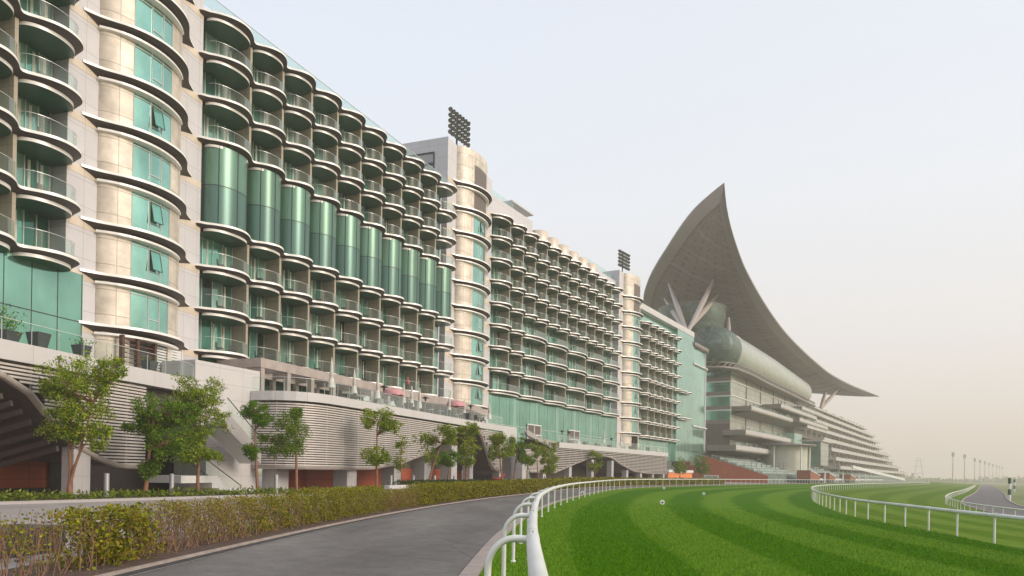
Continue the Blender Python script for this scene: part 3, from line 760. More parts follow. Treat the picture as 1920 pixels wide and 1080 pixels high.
# tower B
tB0, tB1 = (-9.9, 102.6), (-4.05, 118.0)
fB, LB = fr_between(tB0, tB1)
tower(fB, LB, 3.0, LB - 3.7, 2.0, list(range(0, 10)), 7.0, 49.6, 'middle stair tower under the first rack of floodlights', louvers=(8, 9), open_=(0, 1, 2, 7), depth=18)
mbg = MB(); mbg.poly([fB.P(-.02, -14, 40), fB.P(-.02, -2.2, 40), fB.P(-.02, -2.2, 47.6), fB.P(-.02, -14, 47.6)], M['side'])
for i in range(5):
    z = 46.0 - i * 1.7; mbg.bar(fB.P(-.06, -14, z), fB.P(-.06, -2.2, z), .28, M['rubber'])
for d in (-14, -2.2): mbg.bar(fB.P(-.06, d, 39), fB.P(-.06, d, 47.6), .18, M['rubber'])
mbg.bar(fB.P(-.06, -14, 47.6), fB.P(-.06, -2.2, 47.6), .18, M['rubber'])
build(mbg, 'vent_louvre', hotel)
# wing 2
s2, e2 = (-4.05, 118.0), (24.3, 168.1); f2, L2 = fr_between(s2, e2)
b2 = [.1] + [1.0 + 4.63 * i for i in range(1, 13)]
lowb = [b2[0], b2[1], b2[2]] + [b2[2] + (b2[12] - b2[2]) * i / 5 for i in range(1, 6)]
low1 = [b2[0] + (b2[12] - b2[0]) * i / 6 for i in range(7)]
wing(f2, L2, b2, list(range(1, 10)), 'balcony wing above the long green glass wall', low={1: low1, 2: lowb, 3: lowb, 4: lowb}, base=6.8, topz=LV(9) + .9)
mbg = MB()
for i in range(48):
    a = i * L2 / 48; mbg.box(f2, a + .01, a + L2 / 48 - .03, -.5, -.06 + .03 * ((i * 7) % 3 == 0), 6.8, LV(1) - .42, M['wall_glass'] if (i * 5) % 7 else M['wall_glass2'])
mbg.box(f2, 0, L2, -.6, -.45, 6.8, LV(1) - .42, M['darkmull'])
mbg.box(f2, 0, L2, -.06, .0, 9.9, 9.96, M['mull'])
for a in (13.5, 31.0):
    for p0, p1 in (((a, 6.9), (a, 10.6)), ((a + 5.2, 6.9), (a + 5.2, 10.6)), ((a, 10.6), (a + 5.2, 10.6)), ((a, 8.8), (a + 5.2, 8.8)), ((a + 2.6, 6.9), (a + 2.6, 10.6))):
        mbg.bar(f2.P(p0[0], .12, p0[1]), f2.P(p1[0], .12, p1[1]), .2, M['whitepaint'])
    mbg.box(f2, a, a + 5.2, -.05, .06, 6.9, 10.6, M['louvdark'])
build(mbg, 'glass_curtain_wall', hotel, label='long pale green glass wall with two white framed doorways')
# roof edge of wing 2: solid parapet, then rounded planters
mbg = MB(); mbg.box(f2, .3, b2[3], -6, -.3, LV(9) + .01, 47.6, M['panel'])
build(mbg, 'roof_parapet', hotel); mbg = MB(); mbg.box(f2, b2[8] + 1, L2, -6, -.9, LV(9) + .01, 47.0, M['panel'])
build(mbg, 'roof_parapet', hotel)
for i in range(3, 9):
    mbg = MB(); c = f2.P((b2[i] + b2[i + 1]) / 2, -.35, LV(9)); mbg.lathe(c, [(1.75, 0), (1.75, 2.0), (1.6, 2.05), (0, 2.05)], M['band'], 20, uv=True); build(mbg, 'roof_planter', hotel)
mbg = MB(); mbg.box(f2, 8.5, 16.5, -7.5, -1.0, 49.3, 49.55, M['whitepan']); 
for a in (9, 16): mbg.box(f2, a, a + .2, -5, -4.8, 47.6, 49.3, M['white'])
build(mbg, 'roof_canopy', hotel)
mbg = MB(); mbg.box(f2, L2 - 16, L2 - .5, -1.0, -.97, 47.0, 48.1, M['clear2']); build(mbg, 'glass_parapet', hotel); mbg = MB(); mbg.box(f2, .3, 8.5, -.6, -.57, 47.6, 48.6, M['clear2']); build(mbg, 'glass_parapet', hotel); mbg = MB()
mbg.box(f1, 0.2, L1, -.35, -.32, LV(8) + .9, LV(8) + 2.0, M['clear2']); mbg.box(f1, .2, L1, -.37, -.30, LV(8) + 2.0, LV(8) + 2.05, M['mull'])
build(mbg, 'glass_parapet', hotel)
# tower C
tC1 = (31.7, 181.7); fC, LC = fr_between(e2, tC1)
tower(fC, LC, 3.0, LC - 3.0, 2.0, list(range(0, 10)), 6.5, 49.6, 'farther stair tower under the second rack of floodlights', louvers=(8, 9), open_=(1, 2, 3, 5, 7))
# wing 3 and its glass wall
f3 = Frame(31.7, 181.7, R(31.6)); L3 = 44.5
b3 = [.1] + [.8 + 4.6 * i for i in range(1, 7)]
wing(f3, b3[-1] + 1.0, b3, list(range(0, 9)), 'farthest balcony wing in front of a pale green glass wall', base=6.0, topz=41)
mbg = MB()
mbg.box(f3, 0, L3, -1.6, REC - .2, 41.0, 44.0, M['wall_glass2'])
mbg.box(f3, b3[-1] + .9, L3, -12, -.2, 6.0, 44.0, M['wall_glass2']); mbg.box(f3, 0, L3, -12, -.1, 44.0, 45.5, M['whitepan'])
for i in range(12): mbg.box(f3, b3[-1] + 1.5 + i * 1.3, b3[-1] + 1.54 + i * 1.3, -.21, -.17, 6, 44, M['mull'])
mbg.box(f3, 0, b3[-1] + .9, REC - .1, REC, 6, 11.4, M['wall_glass2'])
build(mbg, 'glass_curtain_wall', hotel, label='tall pale green glass wall at the far end of the hotel')
for zc, n_ in ((LV(4), 9), (LV(1) + 3.1, 9)):
    mbg = MB(); slab(mbg, f3, [b3[-1] + 1.6, b3[-1] + 5.6, b3[-1] + 9.6], zc, REC=-.2); build(mbg, 'balcony_slab', hotel)
# rounded glass corner at the far end
fd = Frame(*f3.P(L3, -.7, 0)[:2], f3.a)
def drum_path(o):
    r_ = 7.0 + o; pts = [Vector(fd.P(-.2, o, 0)), Vector(fd.P(6, o, 0)), Vector(fd.P(13.3, o, 0))]
    for a in np.linspace(.1, 2.4, 16): pts.append(Vector(fd.P(13.3 + r_ * sin(a), -7.0 + r_ * cos(a), 0)))
    return pts
def wrap(o, z0, z1, m, name, lab=None, o2=None):
    mb = MB(); p = drum_path(o); rows = []
    if o2 is None: rows = [[(q.x, q.y, z0), (q.x, q.y, z1)] for q in p]
    else:
        p2 = drum_path(o2); rows = [[(b.x, b.y, z0), (a.x, a.y, z0 + .05), (a.x, a.y, z1), (b.x, b.y, z1 + .05)] for a, b in zip(p, p2)]
    mb.grid(rows, m, uvf=lambda i, j: (i * 1.5, [z0, z1, z1, z1][j])); return mb
mb = wrap(0, 5, 42, M['wall_glass2'], 'x')
for i_, q in enumerate(drum_path(.03)): 
    if i_ > 1: mb.bar((q.x, q.y, 6), (q.x, q.y, 42), .06, M['mull'])
build(mb, 'glass_drum', hotel, label='rounded glass corner at the far end of the hotel')
build(wrap(.9, 41.3, 42.6, M['rim'], 'x', o2=0), 'ring_canopy', hotel)
for z in (36.3, 17.2): build(wrap(.7, z - .45, z, M['white'], 'x', o2=0), 'ring_canopy', hotel)
mb = MB(); ca = drum_path(1.0)[8]; mb.tube([ca + Vector((0, 0, 6)), ca + Vector((0, 0, 36))], .5, M['white'], 12); build(mb, 'column', hotel)
if stuff_bal.v: props(build(stuff_bal, 'glass_balustrade', hotel), kind='stuff')
if stuff_win.v: props(build(stuff_win, 'window', hotel), kind='stuff')

# floodlight racks
def floodrack(fr, t, d, z, hh, cols, rows, label):
    base = fr.P(t, d, z); th = thing('floodlight_rack', base, label, 'floodlight', 'floodlight racks on the stair towers')
    mb = MB(); mb.tube([base, (base[0], base[1], z + hh)], .14, M['lamp'], 8); build(mb, 'mast', th)
    mb = MB(); w_ = cols * .82; zb = z + 1.6
    fl = Frame(base[0], base[1], fr.a + R(8))
    for r_ in range(rows): mb.bar(fl.P(-w_ / 2 + .3, .15, zb + r_ * .82 + .4), fl.P(w_ / 2 - .3, .15, zb + r_ * .82 + .4), .07, M['lamp'])
    for q in (-.3, .3): mb.bar(fl.P(w_ * q, .12, zb), fl.P(w_ * q, .12, zb + rows * .82), .08, M['lamp'])
    build(mb, 'frame', th)
    for r_ in range(rows):
        for c_ in range(cols):
            mb = MB(); c = Vector(fl.P(-w_ / 2 + .41 + c_ * .82, .25, zb + r_ * .82 + .4)); ax = (Vector((fl.nx, fl.ny, 0)) * .85 + Vector((0, 0, -.5))).normalized()
            mb.tube([c - ax * .1, c, c + ax * .18, c + ax * .34], [.10, .22, .33, .35], M['lamp'], 10, cap=False)
            x = ax.cross(Vector((0, 0, 1))).normalized(); y = ax.cross(x)
            mb.poly([c + ax * .32 + (x * cos(k * pi / 5) + y * sin(k * pi / 5)) * .34 for k in range(10)], M['lampface'])
            build(mb, 'lamp', th)
floodrack(fB, 4.9, -1.0, 49.6, 5.4, 7, 5, 'dark floodlight rack on the middle stair tower, the nearer of the two')
floodrack(fC, 4.6, -1.0, 49.6, 5.4, 7, 5, 'dark floodlight rack on the farther stair tower, the smaller of the two')

#SECTION podium
# ------------------------------------------------------------------ terrace podium
podium = thing('terrace_podium', (-16, 62, -1), 'low terrace building wrapped in horizontal metal louvres with wave-shaped openings', 'building')
def path_s(pts):
    pts = [Vector((p[0], p[1], 0)) for p in pts]; return pts
def screen(pts, ztop, zb_y, zb_z, label, inward=7.0, pitch=.2, back=True, trim=True, soff=True):
    P_ = resample(path_s(pts), step=.8)
    n = len(P_)
    zb = [interp(p.y, zb_y, zb_z) for p in P_]
    inn = offset_path(P_, -.14); b2_ = offset_path(P_, -.7); b3_ = offset_path(P_, -inward)
    mb = MB(); z = ztop - .12
    while z > min(zb) + .1:
        run = []
        def flush():
            if len(run) > 1:
                rows = [[(P_[i].x, P_[i].y, z), (P_[i].x, P_[i].y, z - .112), (inn[i].x, inn[i].y, z - .13), (inn[i].x, inn[i].y, z - .02), (P_[i].x, P_[i].y, z)] for i in run]
                mb.grid(rows, M['slat'], smooth=False)
        for i in range(n):
            if z - .12 > zb[i]: run.append(i)
            else: flush(); run = []
        flush(); z -= pitch
    # uprights behind the blades
    for i in range(0, n, 3):
        if ztop - zb[i] > .3: mb.bar((inn[i].x, inn[i].y, zb[i]), (inn[i].x, inn[i].y, ztop), .06, M['trim'])
    sc = build(mb, 'louvre_screen', podium, label=label)
    mb = MB()
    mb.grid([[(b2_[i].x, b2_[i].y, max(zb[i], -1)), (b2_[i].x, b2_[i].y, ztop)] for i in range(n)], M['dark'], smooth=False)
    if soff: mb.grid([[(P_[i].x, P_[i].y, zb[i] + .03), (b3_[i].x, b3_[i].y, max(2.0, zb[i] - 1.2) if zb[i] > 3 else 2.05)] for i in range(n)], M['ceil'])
    build(mb, 'inner_lining', podium)
    if trim:
        mb = MB(); mb.grid([[(P_[i].x + .0, P_[i].y, zb[i] + .20), (P_[i].x, P_[i].y, zb[i] - .02), (inn[i].x * 1.0, inn[i].y, zb[i] - .08), (b2_[i].x, b2_[i].y, zb[i] + .02)] for i in range(n)], M['trim'])
        build(mb, 'wave_trim', podium)
    return P_
def band(pts, z0, z1, label, out=.25, gl=True, gh=1.15, cap=.35):
    P_ = resample(path_s(pts), step=.9); o = offset_path(P_, out); i2 = offset_path(P_, -cap)
    acc = [0]
    for a, b in zip(P_, P_[1:]): acc.append(acc[-1] + (b - a).length)
    zz = [z0, z1, z1, z1]
    mb = MB(); rows = [[(a.x, a.y, z0), (a.x, a.y, z1), (b.x, b.y, z1 + .01), (b.x, b.y, z0)] for a, b in zip(o, i2)]
    mb.grid(rows, M['whitepan'], uvf=lambda i, j: (acc[min(i, len(acc) - 1)], [0, 1.1, 1.2, 1.25][j]), smooth=False)
    build(mb, 'fascia_band', podium)
    if gl:
        mb = MB(); mb.grid([[(p.x, p.y, z1), (p.x, p.y, z1 + gh)] for p in P_], M['clear2'])
        mb.grid([[(p.x, p.y, z1 + gh), (p.x, p.y, z1 + gh + .03)] for p in P_], M['mull'])
        for p in P_[::2]: mb.bar((p.x, p.y, z1), (p.x, p.y, z1 + gh * .9), .03, M['mull'])
        build(mb, 'glass_parapet', podium)
P0 = [(-28.2, 24), (-26, 36.5), (-24.75, 43.3), (-24.05, 47.2)]
screen(P0, 7.15, [20, 27, 33, 36.5, 38.4, 40.1, 41.7, 43.15, 45.1, 60], [5.6, 6.9, 6.95, 6.4, 5.57, 3.97, 2.84, 2.26, 1.75, 1.7], 'louvre screen at the far left behind the first tree')
band([(-28.2, 24), (-26, 36.5), (-24.75, 43.3), (-23.6, 49.6), (-23.3, 51.2), (-23.4, 52.6)], 7.15, 8.15, 'x')
Pc = smooth_path([(-23.2, 60.9, 0), (-22.2, 59.7, 0), (-20.4, 58.7, 0), (-18.3, 58.6, 0), (-16.5, 59.8, 0), (-15.5, 61.6, 0)], 5)
P1 = [(p[0], p[1]) for p in Pc] + [(-11.3, 72.9), (-6.45, 85.6), (-1.4, 97.8)]
screen(P1, 7.35, [50, 61, 68, 73, 78.5, 83.5, 87, 91.5, 92.6, 93.6, 94.6, 96, 98], [1.88, 1.88, 1.95, 2.5, 3.77, 5.8, 6.9, 6.9, 5.6, 4.3, 3.1, 2.1, 1.9], 'long curved louvre screen behind the row of small trees')
band([(p[0], p[1]) for p in Pc] + [(-11.3, 72.9), (-6.45, 85.6), (-1.4, 97.8)], 7.4, 8.15, 'x')
P2 = [(1.2, 102.6), (7.25, 116.4)]
screen(P2, 5.4, [90, 120], [1.95, 1.95], 'short louvre screen beside the white outdoor stair')
P3 = [(7.25, 116.4), (35, 162.8)]
screen(P3, 6.0, [110, 117, 122.5, 128, 131, 133, 136, 139.8, 145.8, 152, 163], [2.1, 2.15, 3.5, 4.75, 5.1, 5.15, 4.9, 3.75, 2.5, 2.15, 2.1], 'farthest louvre screen with a low wave opening', pitch=.3)
band(P3, 6.0, 6.9, 'x')
band([(35, 162.8), (31.5, 164.9)], 6.0, 6.9, 'x', gl=False)
mb = MB(); q = Frame(35, 162.8, atan2(-3.5, 2.1)); mb.poly([(35, 162.8, -1), (28, 167, -1), (28, 167, 6), (35, 162.8, 6)], M['panel']); build(mb, 'end_wall', podium)
# ramped white parapet between the two terraces
mb = MB(); q, ql = fr_between((-1.4, 97.8), (7.25, 116.4))
mb.box(q, 0, 4.5, -.5, .1, 4.5, 8.2, M['whitepan']); mb.box(q, 4.5, 8.0, -2.5, -.4, 4.5, 7.6, M['wall_glass2'])
mb.poly([q.P(8, .12, 7.4), q.P(ql, .12, 5.4), q.P(ql, .12, 6.9), q.P(13, .12, 7.2), q.P(8, .12, 8.2)], M['whitepan'])
mb.poly([q.P(8, -.3, 7.4), q.P(ql, -.3, 5.4), q.P(ql, -.3, 6.9), q.P(13, -.3, 7.2), q.P(8, -.3, 8.2)], M['whitepan'])
mb.box(q, 4.3, 7.2, -2.2, -.2, -1, 5.4, M['whitepan'])
build(mb, 'stair_parapet', podium)
mb = MB()
for i in range(14):
    mb.box(q, 3.2 + i * .28, 3.5 + i * .28, -.1, 1.6, -1, 4.2 - i * .3, M['whitepan'])
mb.poly([q.P(3.0, 1.7, 3.2), q.P(7.3, 1.7, -.8), q.P(7.3, 1.7, .4), q.P(3.0, 1.7, 4.6)], M['clear2'])
mb.bar(q.P(3.0, 1.7, 4.6), q.P(7.3, 1.7, .4), .05, M['rubber'])
build(mb, 'outdoor_stair', podium)
# terrace decks
mb = MB()
def deck(A, B, z):
    for i in range(len(A) - 1): mb.poly([(A[i][0], A[i][1], z), (A[i + 1][0], A[i + 1][1], z), (B[i + 1][0], B[i + 1][1], z), (B[i][0], B[i][1], z)], M['deck'])
deck([(-28.2, 24), (-26, 36.5), (-23.6, 49.6), (-23.6, 55), (-23.2, 60.9)], [(-42, 24), (-33.5, 36.5), (-30.5, 48), (-28.5, 55), (-27, 61.3)], 8.02)
deck([(-23.2, 60.9), (-18.3, 58.6), (-15.5, 61.6), (-6.45, 85.6), (-1.4, 97.8), (.5, 102)], [(-27, 61.3), (-26, 63), (-25, 65), (-14, 92), (-10, 102.6), (-8, 108)], 8.03)
deck([(.5, 102), (7.25, 116.4), (35, 162.8)], [(-8, 108), (-4, 118), (28, 172)], 6.82)
build(mb, 'terrace_deck', podium)
# ground level: terracotta walls and columns set back below
mb = MB()
def wall_run(pts, off, z0, z1, m):
    P_ = resample(path_s(pts), step=2.0); b_ = offset_path(P_, -off); acc = 0; rows = []; us = []
    for i, p in enumerate(b_):
        rows.append([(p.x, p.y, z0), (p.x, p.y, z1)]); us.append(i * 2.0)
    mb.grid(rows, m, uvf=lambda i, j: (us[min(i, len(us) - 1)], (z0, z1)[j]), smooth=False)
wall_run([(-28.2, 24), (-26, 36.5), (-23.6, 49.6)], 6.9, -1, 6.9, M['red'])
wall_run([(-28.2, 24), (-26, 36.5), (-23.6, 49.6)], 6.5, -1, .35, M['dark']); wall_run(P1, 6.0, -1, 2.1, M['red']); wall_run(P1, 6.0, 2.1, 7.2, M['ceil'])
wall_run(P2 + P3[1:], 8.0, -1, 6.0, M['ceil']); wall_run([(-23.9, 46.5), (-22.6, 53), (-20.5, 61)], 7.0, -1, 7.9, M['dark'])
build(mb, 'ground_floor_wall', podium)
def column(x, y, a, wd, dp, z1):
    f = Frame(x, y, a); m2 = MB(); m2.box(f, -wd / 2, wd / 2, -dp / 2, dp / 2, -1.0, z1, M['column']); build(m2, 'column', podium)
column(-21.6, 46.2, R(14), 1.5, 2.0, 3.2) if False else None
m2_ = MB(); m2_.box(Frame(-25.55, 42.2, R(14)), -.6, .6, -.42, .42, -1, 2.9, M['column']); build(m2_, 'column', podium)
for x, y, z1 in ((-27.9, 29.0, 6.8), (-19.9, 60.6, 2.0), (-15.3, 66.0, 2.0), (-12.4, 74.2, 2.3), (-10.0, 79.8, 3.2), (-7.6, 86.2, 5), (-5.6, 91.0, 5), (-2.0, 98.4, 1.95), (1.5, 104.6, 2), (4.6, 111.6, 2), (9.4, 121.5, 3.0), (14.0, 129.2, 4.4), (18.6, 136.6, 4.4), (22.5, 143.4, 2.7), (26.4, 149.8, 2.2), (30.2, 156.4, 2.2), (33.6, 161.6, 2.1)):
    column(x, y, R(22 if y < 100 else 30), 1.5 if y < 90 else 1.0, 1.5 if y < 90 else 1.0, z1)
# slatted ceiling beams inside the left wave opening
mb = MB(); 
for i in range(26):
    f_ = i / 25; y = 26 + 15 * f_; xo = -28 + (y - 26) * .19
    zz = interp(y, [26, 33, 36.5, 38.4, 40.1, 41.5], [6.9, 6.9, 6.2, 5.2, 3.7, 2.8]) - .25
    mb.bar((xo - .75, y, zz - .1), (xo - 6.6, y + 1.2, min(zz, 2.6) if False else zz - 1.6), .16, M['ceil'], .3)
build(mb, 'ceiling_beam', podium)
# open stair between the two louvre screens
st = MB(); g = Frame(-23.4, 51.0, R(12))
gw, gl_ = fr_between((-23.8, 53.8), (-22.0, 57.9)); st.box(gw, 0, gl_ + 2.2, -3.5, .0, 3.4, 9.9, M['whitepan']); st.box(gw, 1.2, gl_ + 2.2, -3.4, -.02, -1, 3.38, M['whitepan'])
st.box(g, -3.6, 2.2, -3.6, -.6, 5.6, 7.1, M['ceil'])
build(st, 'stair_wall', podium)
st = MB()
a0, a1 = g.P(3.0, 1.3, 5.2), g.P(8.6, 2.6, 2.4)
for dd in (.0, 1.9):
    A = Vector(g.P(2.0, .3 + dd, 5.6)); B = Vector(g.P(6.6, .3 + dd, 2.9))
    st.poly([A + Vector((0, 0, -.9)), B + Vector((0, 0, -.7)), B + Vector((0, 0, .35)), A + Vector((0, 0, .35))], M['whitepan'])
st.poly([g.P(2, .3, 4.7), g.P(6.6, .3, 2.2), g.P(6.6, 2.2, 2.2), g.P(2, 2.2, 4.7)], M['white'])
for i in range(18):
    f_ = i / 18; st.box(g, 2 + 4.6 * f_, 2 + 4.6 * (f_ + .056), .32, 2.18, 5.0 - 2.5 * f_, 5.15 - 2.5 * f_ + .1, M['white'])
build(st, 'upper_stair_flight', podium)
st = MB()
for dd in (2.4,):
    A = Vector(g.P(2.0, dd - .2, 5.95)); B = Vector(g.P(6.6, dd - .2, 3.2)); u = Vector((0, 0, 1.0))
    st.poly([A, B, B + u, A + u], M['clear2']); st.bar(A + u, B + u, .05, M['rubber'])
build(st, 'glass_parapet', podium)
# lower landing and flight
st = MB(); st.box(g, -2.2, 1.2, -1.0, 1.6, .75, 1.25, M['white'])
st.box(g, 1.2, 1.9, -.2, 1.6, .35, 1.25, M['white'])
for i in range(10): st.box(g, 1.9 + i * .32, 2.22 + i * .32, -.2, 1.6, -1.0, 1.1 - i * .19, M['white'])
build(st, 'lower_stair_flight', podium)
st = MB()
for dd in (1.55, -.15):
    for (A, B) in ((Vector(g.P(-2.2, dd, 1.25)), Vector(g.P(.6, dd, 1.25))), (Vector(g.P(.6, dd, 1.25)), Vector(g.P(5.0, dd, -.7)))):
        u = Vector((0, 0, 1.15)); st.poly([A, B, B + u, A + u], M['clear2']); st.bar(A + u, B + u, .05, M['rubber'])
build(st, 'glass_parapet', podium)
# concrete pergola on the terrace
pg = MB(); h = Frame(-21.6, 61.0, R(21.5))
for i in range(9):
    t = i * 3.4
    pg.box(h, t, t + .45, -.2, .25, 8.04, 11.0, M['conc'])
    pg.box(h, t, t + .45, -4.2, -.2, 10.45, 11.0, M['conc'])
    pg.box(h, t, t + .45, -4.6, -4.2, 8.04, 11.0, M['conc'])
pg.box(h, -.1, 28, .0, .3, 10.4, 11.2, M['conc']); pg.box(h, -.1, 28, -4.5, -4.25, 10.3, 11.03, M['conc'])
pg.box(h, -.1, .3, -4.5, .0, 10.42, 11.19, M['conc'])
pgt = thing('pergola', h.P(0, 0, 8.03), 'long concrete frame pergola standing on the hotel terrace', 'pergola')
o = build(pg, 'frame', pgt)
# ledges beside the pergola
pg = MB(); pg.box(h, -3.4, 3.2, -1.0, .75, 6.9, 7.45, M['conc']); pg.box(h, -2.4, 2.2, -.6, .55, 6.3, 6.9, M['conc']); build(pg, 'terrace_ledge', podium)
# curved bar canopy farther along the terrace
pg = MB(); h2 = Frame(-13.6, 83.5, R(22)); 
n = 24; rows = []
for i in range(n + 1):
    t = i / n * 26; d = 2.2 * sin(pi * min(1, i / n * 1.1)) ** .6 if i / n < .9 else 0.4
    rows.append([h2.P(t, -2.5, 11.1), h2.P(t, d, 11.1), h2.P(t, d, 10.2), h2.P(t, -2.5, 10.2)])
pg.grid(rows, M['conc'], smooth=False)
for i in range(4): pg.box(h2, 2 + i * 6.5, 2.3 + i * 6.5, 0, .3, 8.04, 10.2, M['conc'])
bt = thing('bar_canopy', h2.P(0, 0, 8.03), 'flat curved concrete canopy on the terrace below the last balconies', 'canopy'); build(pg, 'roof', bt)

#SECTION grandstand
# ------------------------------------------------------------------ grandstand
G = Frame(75.7, 251, R(33.5))
stand = thing('grandstand', (120, 320, 0), 'huge hazy grandstand with stacked terraces and a glass bubble under its roof', 'grandstand')
mb = MB(); mb.box(G, 0, 150, -30, 0, 0, 38.3, M['greyglass'])
build(mb, 'main_block', stand)
# end face: glass floors with grey bands
mb = MB()
for k in range(4):
    z1 = 40.2 - 5.0 * k
    mb.box(G, -.35, .25, -18, .15, z1 - .5, z1, M['whitepaint']); mb.box(G, -.3, .0, -18, .0, z1 - 3.7, z1 - .5, M['wall_glass']); mb.box(G, -.4, .1, -18, .1, z1 - 5, z1 - 3.7, M['rim'])
mb.box(G, -.3, 0, -18, 0, 8, 20.4, M['louvdark'])
build(mb, 'end_glazing', stand)
mb = MB()
for z in (38.3, 35.4, 30.4): mb.box(G, 0, 150, .0, .3, z - .35, z, M['whitepaint'])
for i in range(9): mb.box(G, 20 * i + 19, 20 * i + 19.4, 0, .25, 8, 39, M['rim'])
build(mb, 'facade_strip', stand)
def terrace(t0, t1, d1, z, h=1.3, d0=0, name='terrace', roofed=None, posts=True, under=None):
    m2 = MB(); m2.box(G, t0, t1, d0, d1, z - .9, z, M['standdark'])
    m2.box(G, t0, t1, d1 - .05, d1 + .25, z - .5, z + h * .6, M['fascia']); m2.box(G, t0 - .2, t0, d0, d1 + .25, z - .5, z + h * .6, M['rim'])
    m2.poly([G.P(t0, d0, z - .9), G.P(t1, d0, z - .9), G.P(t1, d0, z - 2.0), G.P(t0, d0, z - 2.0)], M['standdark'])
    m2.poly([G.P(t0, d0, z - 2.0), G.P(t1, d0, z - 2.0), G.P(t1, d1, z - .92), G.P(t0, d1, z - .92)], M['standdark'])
    m2.box(G, t0, t1, d1 + .1, d1 + .13, z + h * .6, z + h * .6 + .7, M['clear2'])
    r = random.Random(int(z * 7 + t0))
    n = int((t1 - t0) / 1.5)
    for i in range(n):
        if r.random() < .55:
            q = t0 + 1 + i * 1.5; m2.box(G, q, q + r.uniform(.3, .7), d1 - 1.2, d1 - .8, z, z + r.uniform(1.2, 2.4), r.choice([M['far'], M['fascia'], M['standdark']]))
    build(m2, name, stand)
terrace(2, 82, 6.5, 25.6); terrace(-8, 58, 7.5, 16.6, h=1.6); terrace(-24, 34, 9, 10.8, h=1.6)
terrace(40, 110, 7.5, 29.6); terrace(66, 130, 9, 26.0); terrace(90, 140, 5, 33.0)
# far tiers
tier = [(37.9, 322, 98, 2), (33.6, 345, 104, 4.5), (29.3, 352, 92, 6.5), (24.9, 358, 84, 8.5), (20.4, 388, 112, 10.5), (15.9, 398, 120, 12.5), (11.4, 430, 120, 14.5), (7.2, 455, 120, 16.5)]
for i, (z, te, t0, d) in enumerate(tier):
    m2 = MB()
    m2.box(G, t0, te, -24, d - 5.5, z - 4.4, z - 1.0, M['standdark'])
    m2.box(G, t0, te, -24, d, z - 1.0, z - .5, M['fascia'])
    m2.box(G, t0, te, d, d + .3, z - 1.15, z + (.5 if i else -.1), M['fascia'])
    r = random.Random(i)
    for k in range(int((te - t0) / 3.2)):
        q = t0 + k * 3.2 + .5; m2.box(G, q, q + 1.5, d - 5.5, d - 5.38, z - 4.0, z - 1.6, M['greyglass'] if (k * 3 + i) % 4 else M['fascia'])
    for k in range(int((te - t0) / 12)): m2.box(G, t0 + k * 12, t0 + k * 12 + .5, d - .9, d - .3, z - 4.4, z - 1.0, M['strut'])
    for k in range(int((te - t0) / 5)):
        if r.random() < .6: m2.box(G, t0 + k * 5, t0 + k * 5 + .6, d - 1.6, d - 1.1, z - .5, z + 1.1, M['standdark'])
    build(m2, 'terrace_tier', stand)
mb = MB(); mb.box(G, 440, 470, -10, 0, 0, 12, M['orange']); mb.box(G, 440, 500, -8, 8, 12, 12.8, M['fascia']); mb.box(G, 440, 480, -8, 8, 5.5, 6.2, M['fascia'])
for t in (478, 495): mb.box(G, t, t + .6, 5, 5.6, 0, 12, M['fascia'])
build(mb, 'end_pavilion', stand)
# glass bubble
mb = MB(); rows = []; uvr = []
nb_ = 44
for i in range(nb_ + 1):
    f_ = i / nb_; t = -13 + 147 * f_ ** 1.15
    if f_ < .10: k = (1 - (1 - f_ / .10) ** 3.2) ** (1 / 3.2)
    elif f_ > .96: k = sqrt(max(0, 1 - ((f_ - .96) / .04) ** 2)) * .999
    else: k = 1
    k = max(k, .02); ry = interp(f_, [0, .2, 1], [8.6, 8.4, 6.5]) * k; rz = interp(f_, [0, .12, .3, .55, 1], [7.6, 7.7, 7.7, 7.5, 6.2]); zc = 37.6 + rz + interp(f_, [0, .2], [1.0, 0]); rz *= k
    rows.append([G.P(t, -4.5 + ry * cos(a), zc + rz * sin(a)) for a in np.linspace(-pi, pi, 33)])
mb.grid(rows[5:], M['bubble'], uvf=lambda i, j: ((i + 5) * 4.5, j * 2.0)); mb.grid(rows[:6], M['bubble2'], uvf=lambda i, j: (i * 4.5, j * 2.0))
build(mb, 'glass_bubble', stand)
# truss ring under the bubble
mb = MB(); pa = [G.P(t, d, z_) for t, d, z_ in ((-12, -14, 38.6), (-12.5, -6, 38.6), (-10, 0, 38.6), (-4, 3, 38.6), (10, 4.2, 38.2), (36, 4.2, 37.6), (80, 3.8, 37.5), (132, 2.5, 37.5))]
pa = resample(pa, step=2.4)
mb.tube(pa, .5, M['rim'], 6); pb = [p + Vector((0, 0, 1.7)) for p in pa]; mb.tube(pb, .25, M['rim'], 5)
for a, b in zip(pa[::1], pb[1::1]): mb.bar(a, b, .22, M['rim'])
mb.grid([[tuple(p), tuple(Vector(G.P(0, 0, 0)) * 0 + Vector((p.x - G.nx * 9, p.y - G.ny * 9, p.z - .2)))] for p in pa], M['rim'], smooth=False)
build(mb, 'truss_ring', stand)
# glass dome behind the big struts
mb = MB(); mb.lathe((66, 268, 0), [(3, 44), (6, 47), (9, 51), (11, 56), (12, 60), (12.2, 63.5)], M['bubble2'], 36, uv=True)
mb.lathe((66, 268, 63.5), [(12.2, 0), (12.5, .3), (0, .4)], M['rim'], 36); mb.box(Frame(66, 268, 0), -9, 6, -30, 6, 36, 47, M['bubble2'])
build(mb, 'glass_dome', stand)
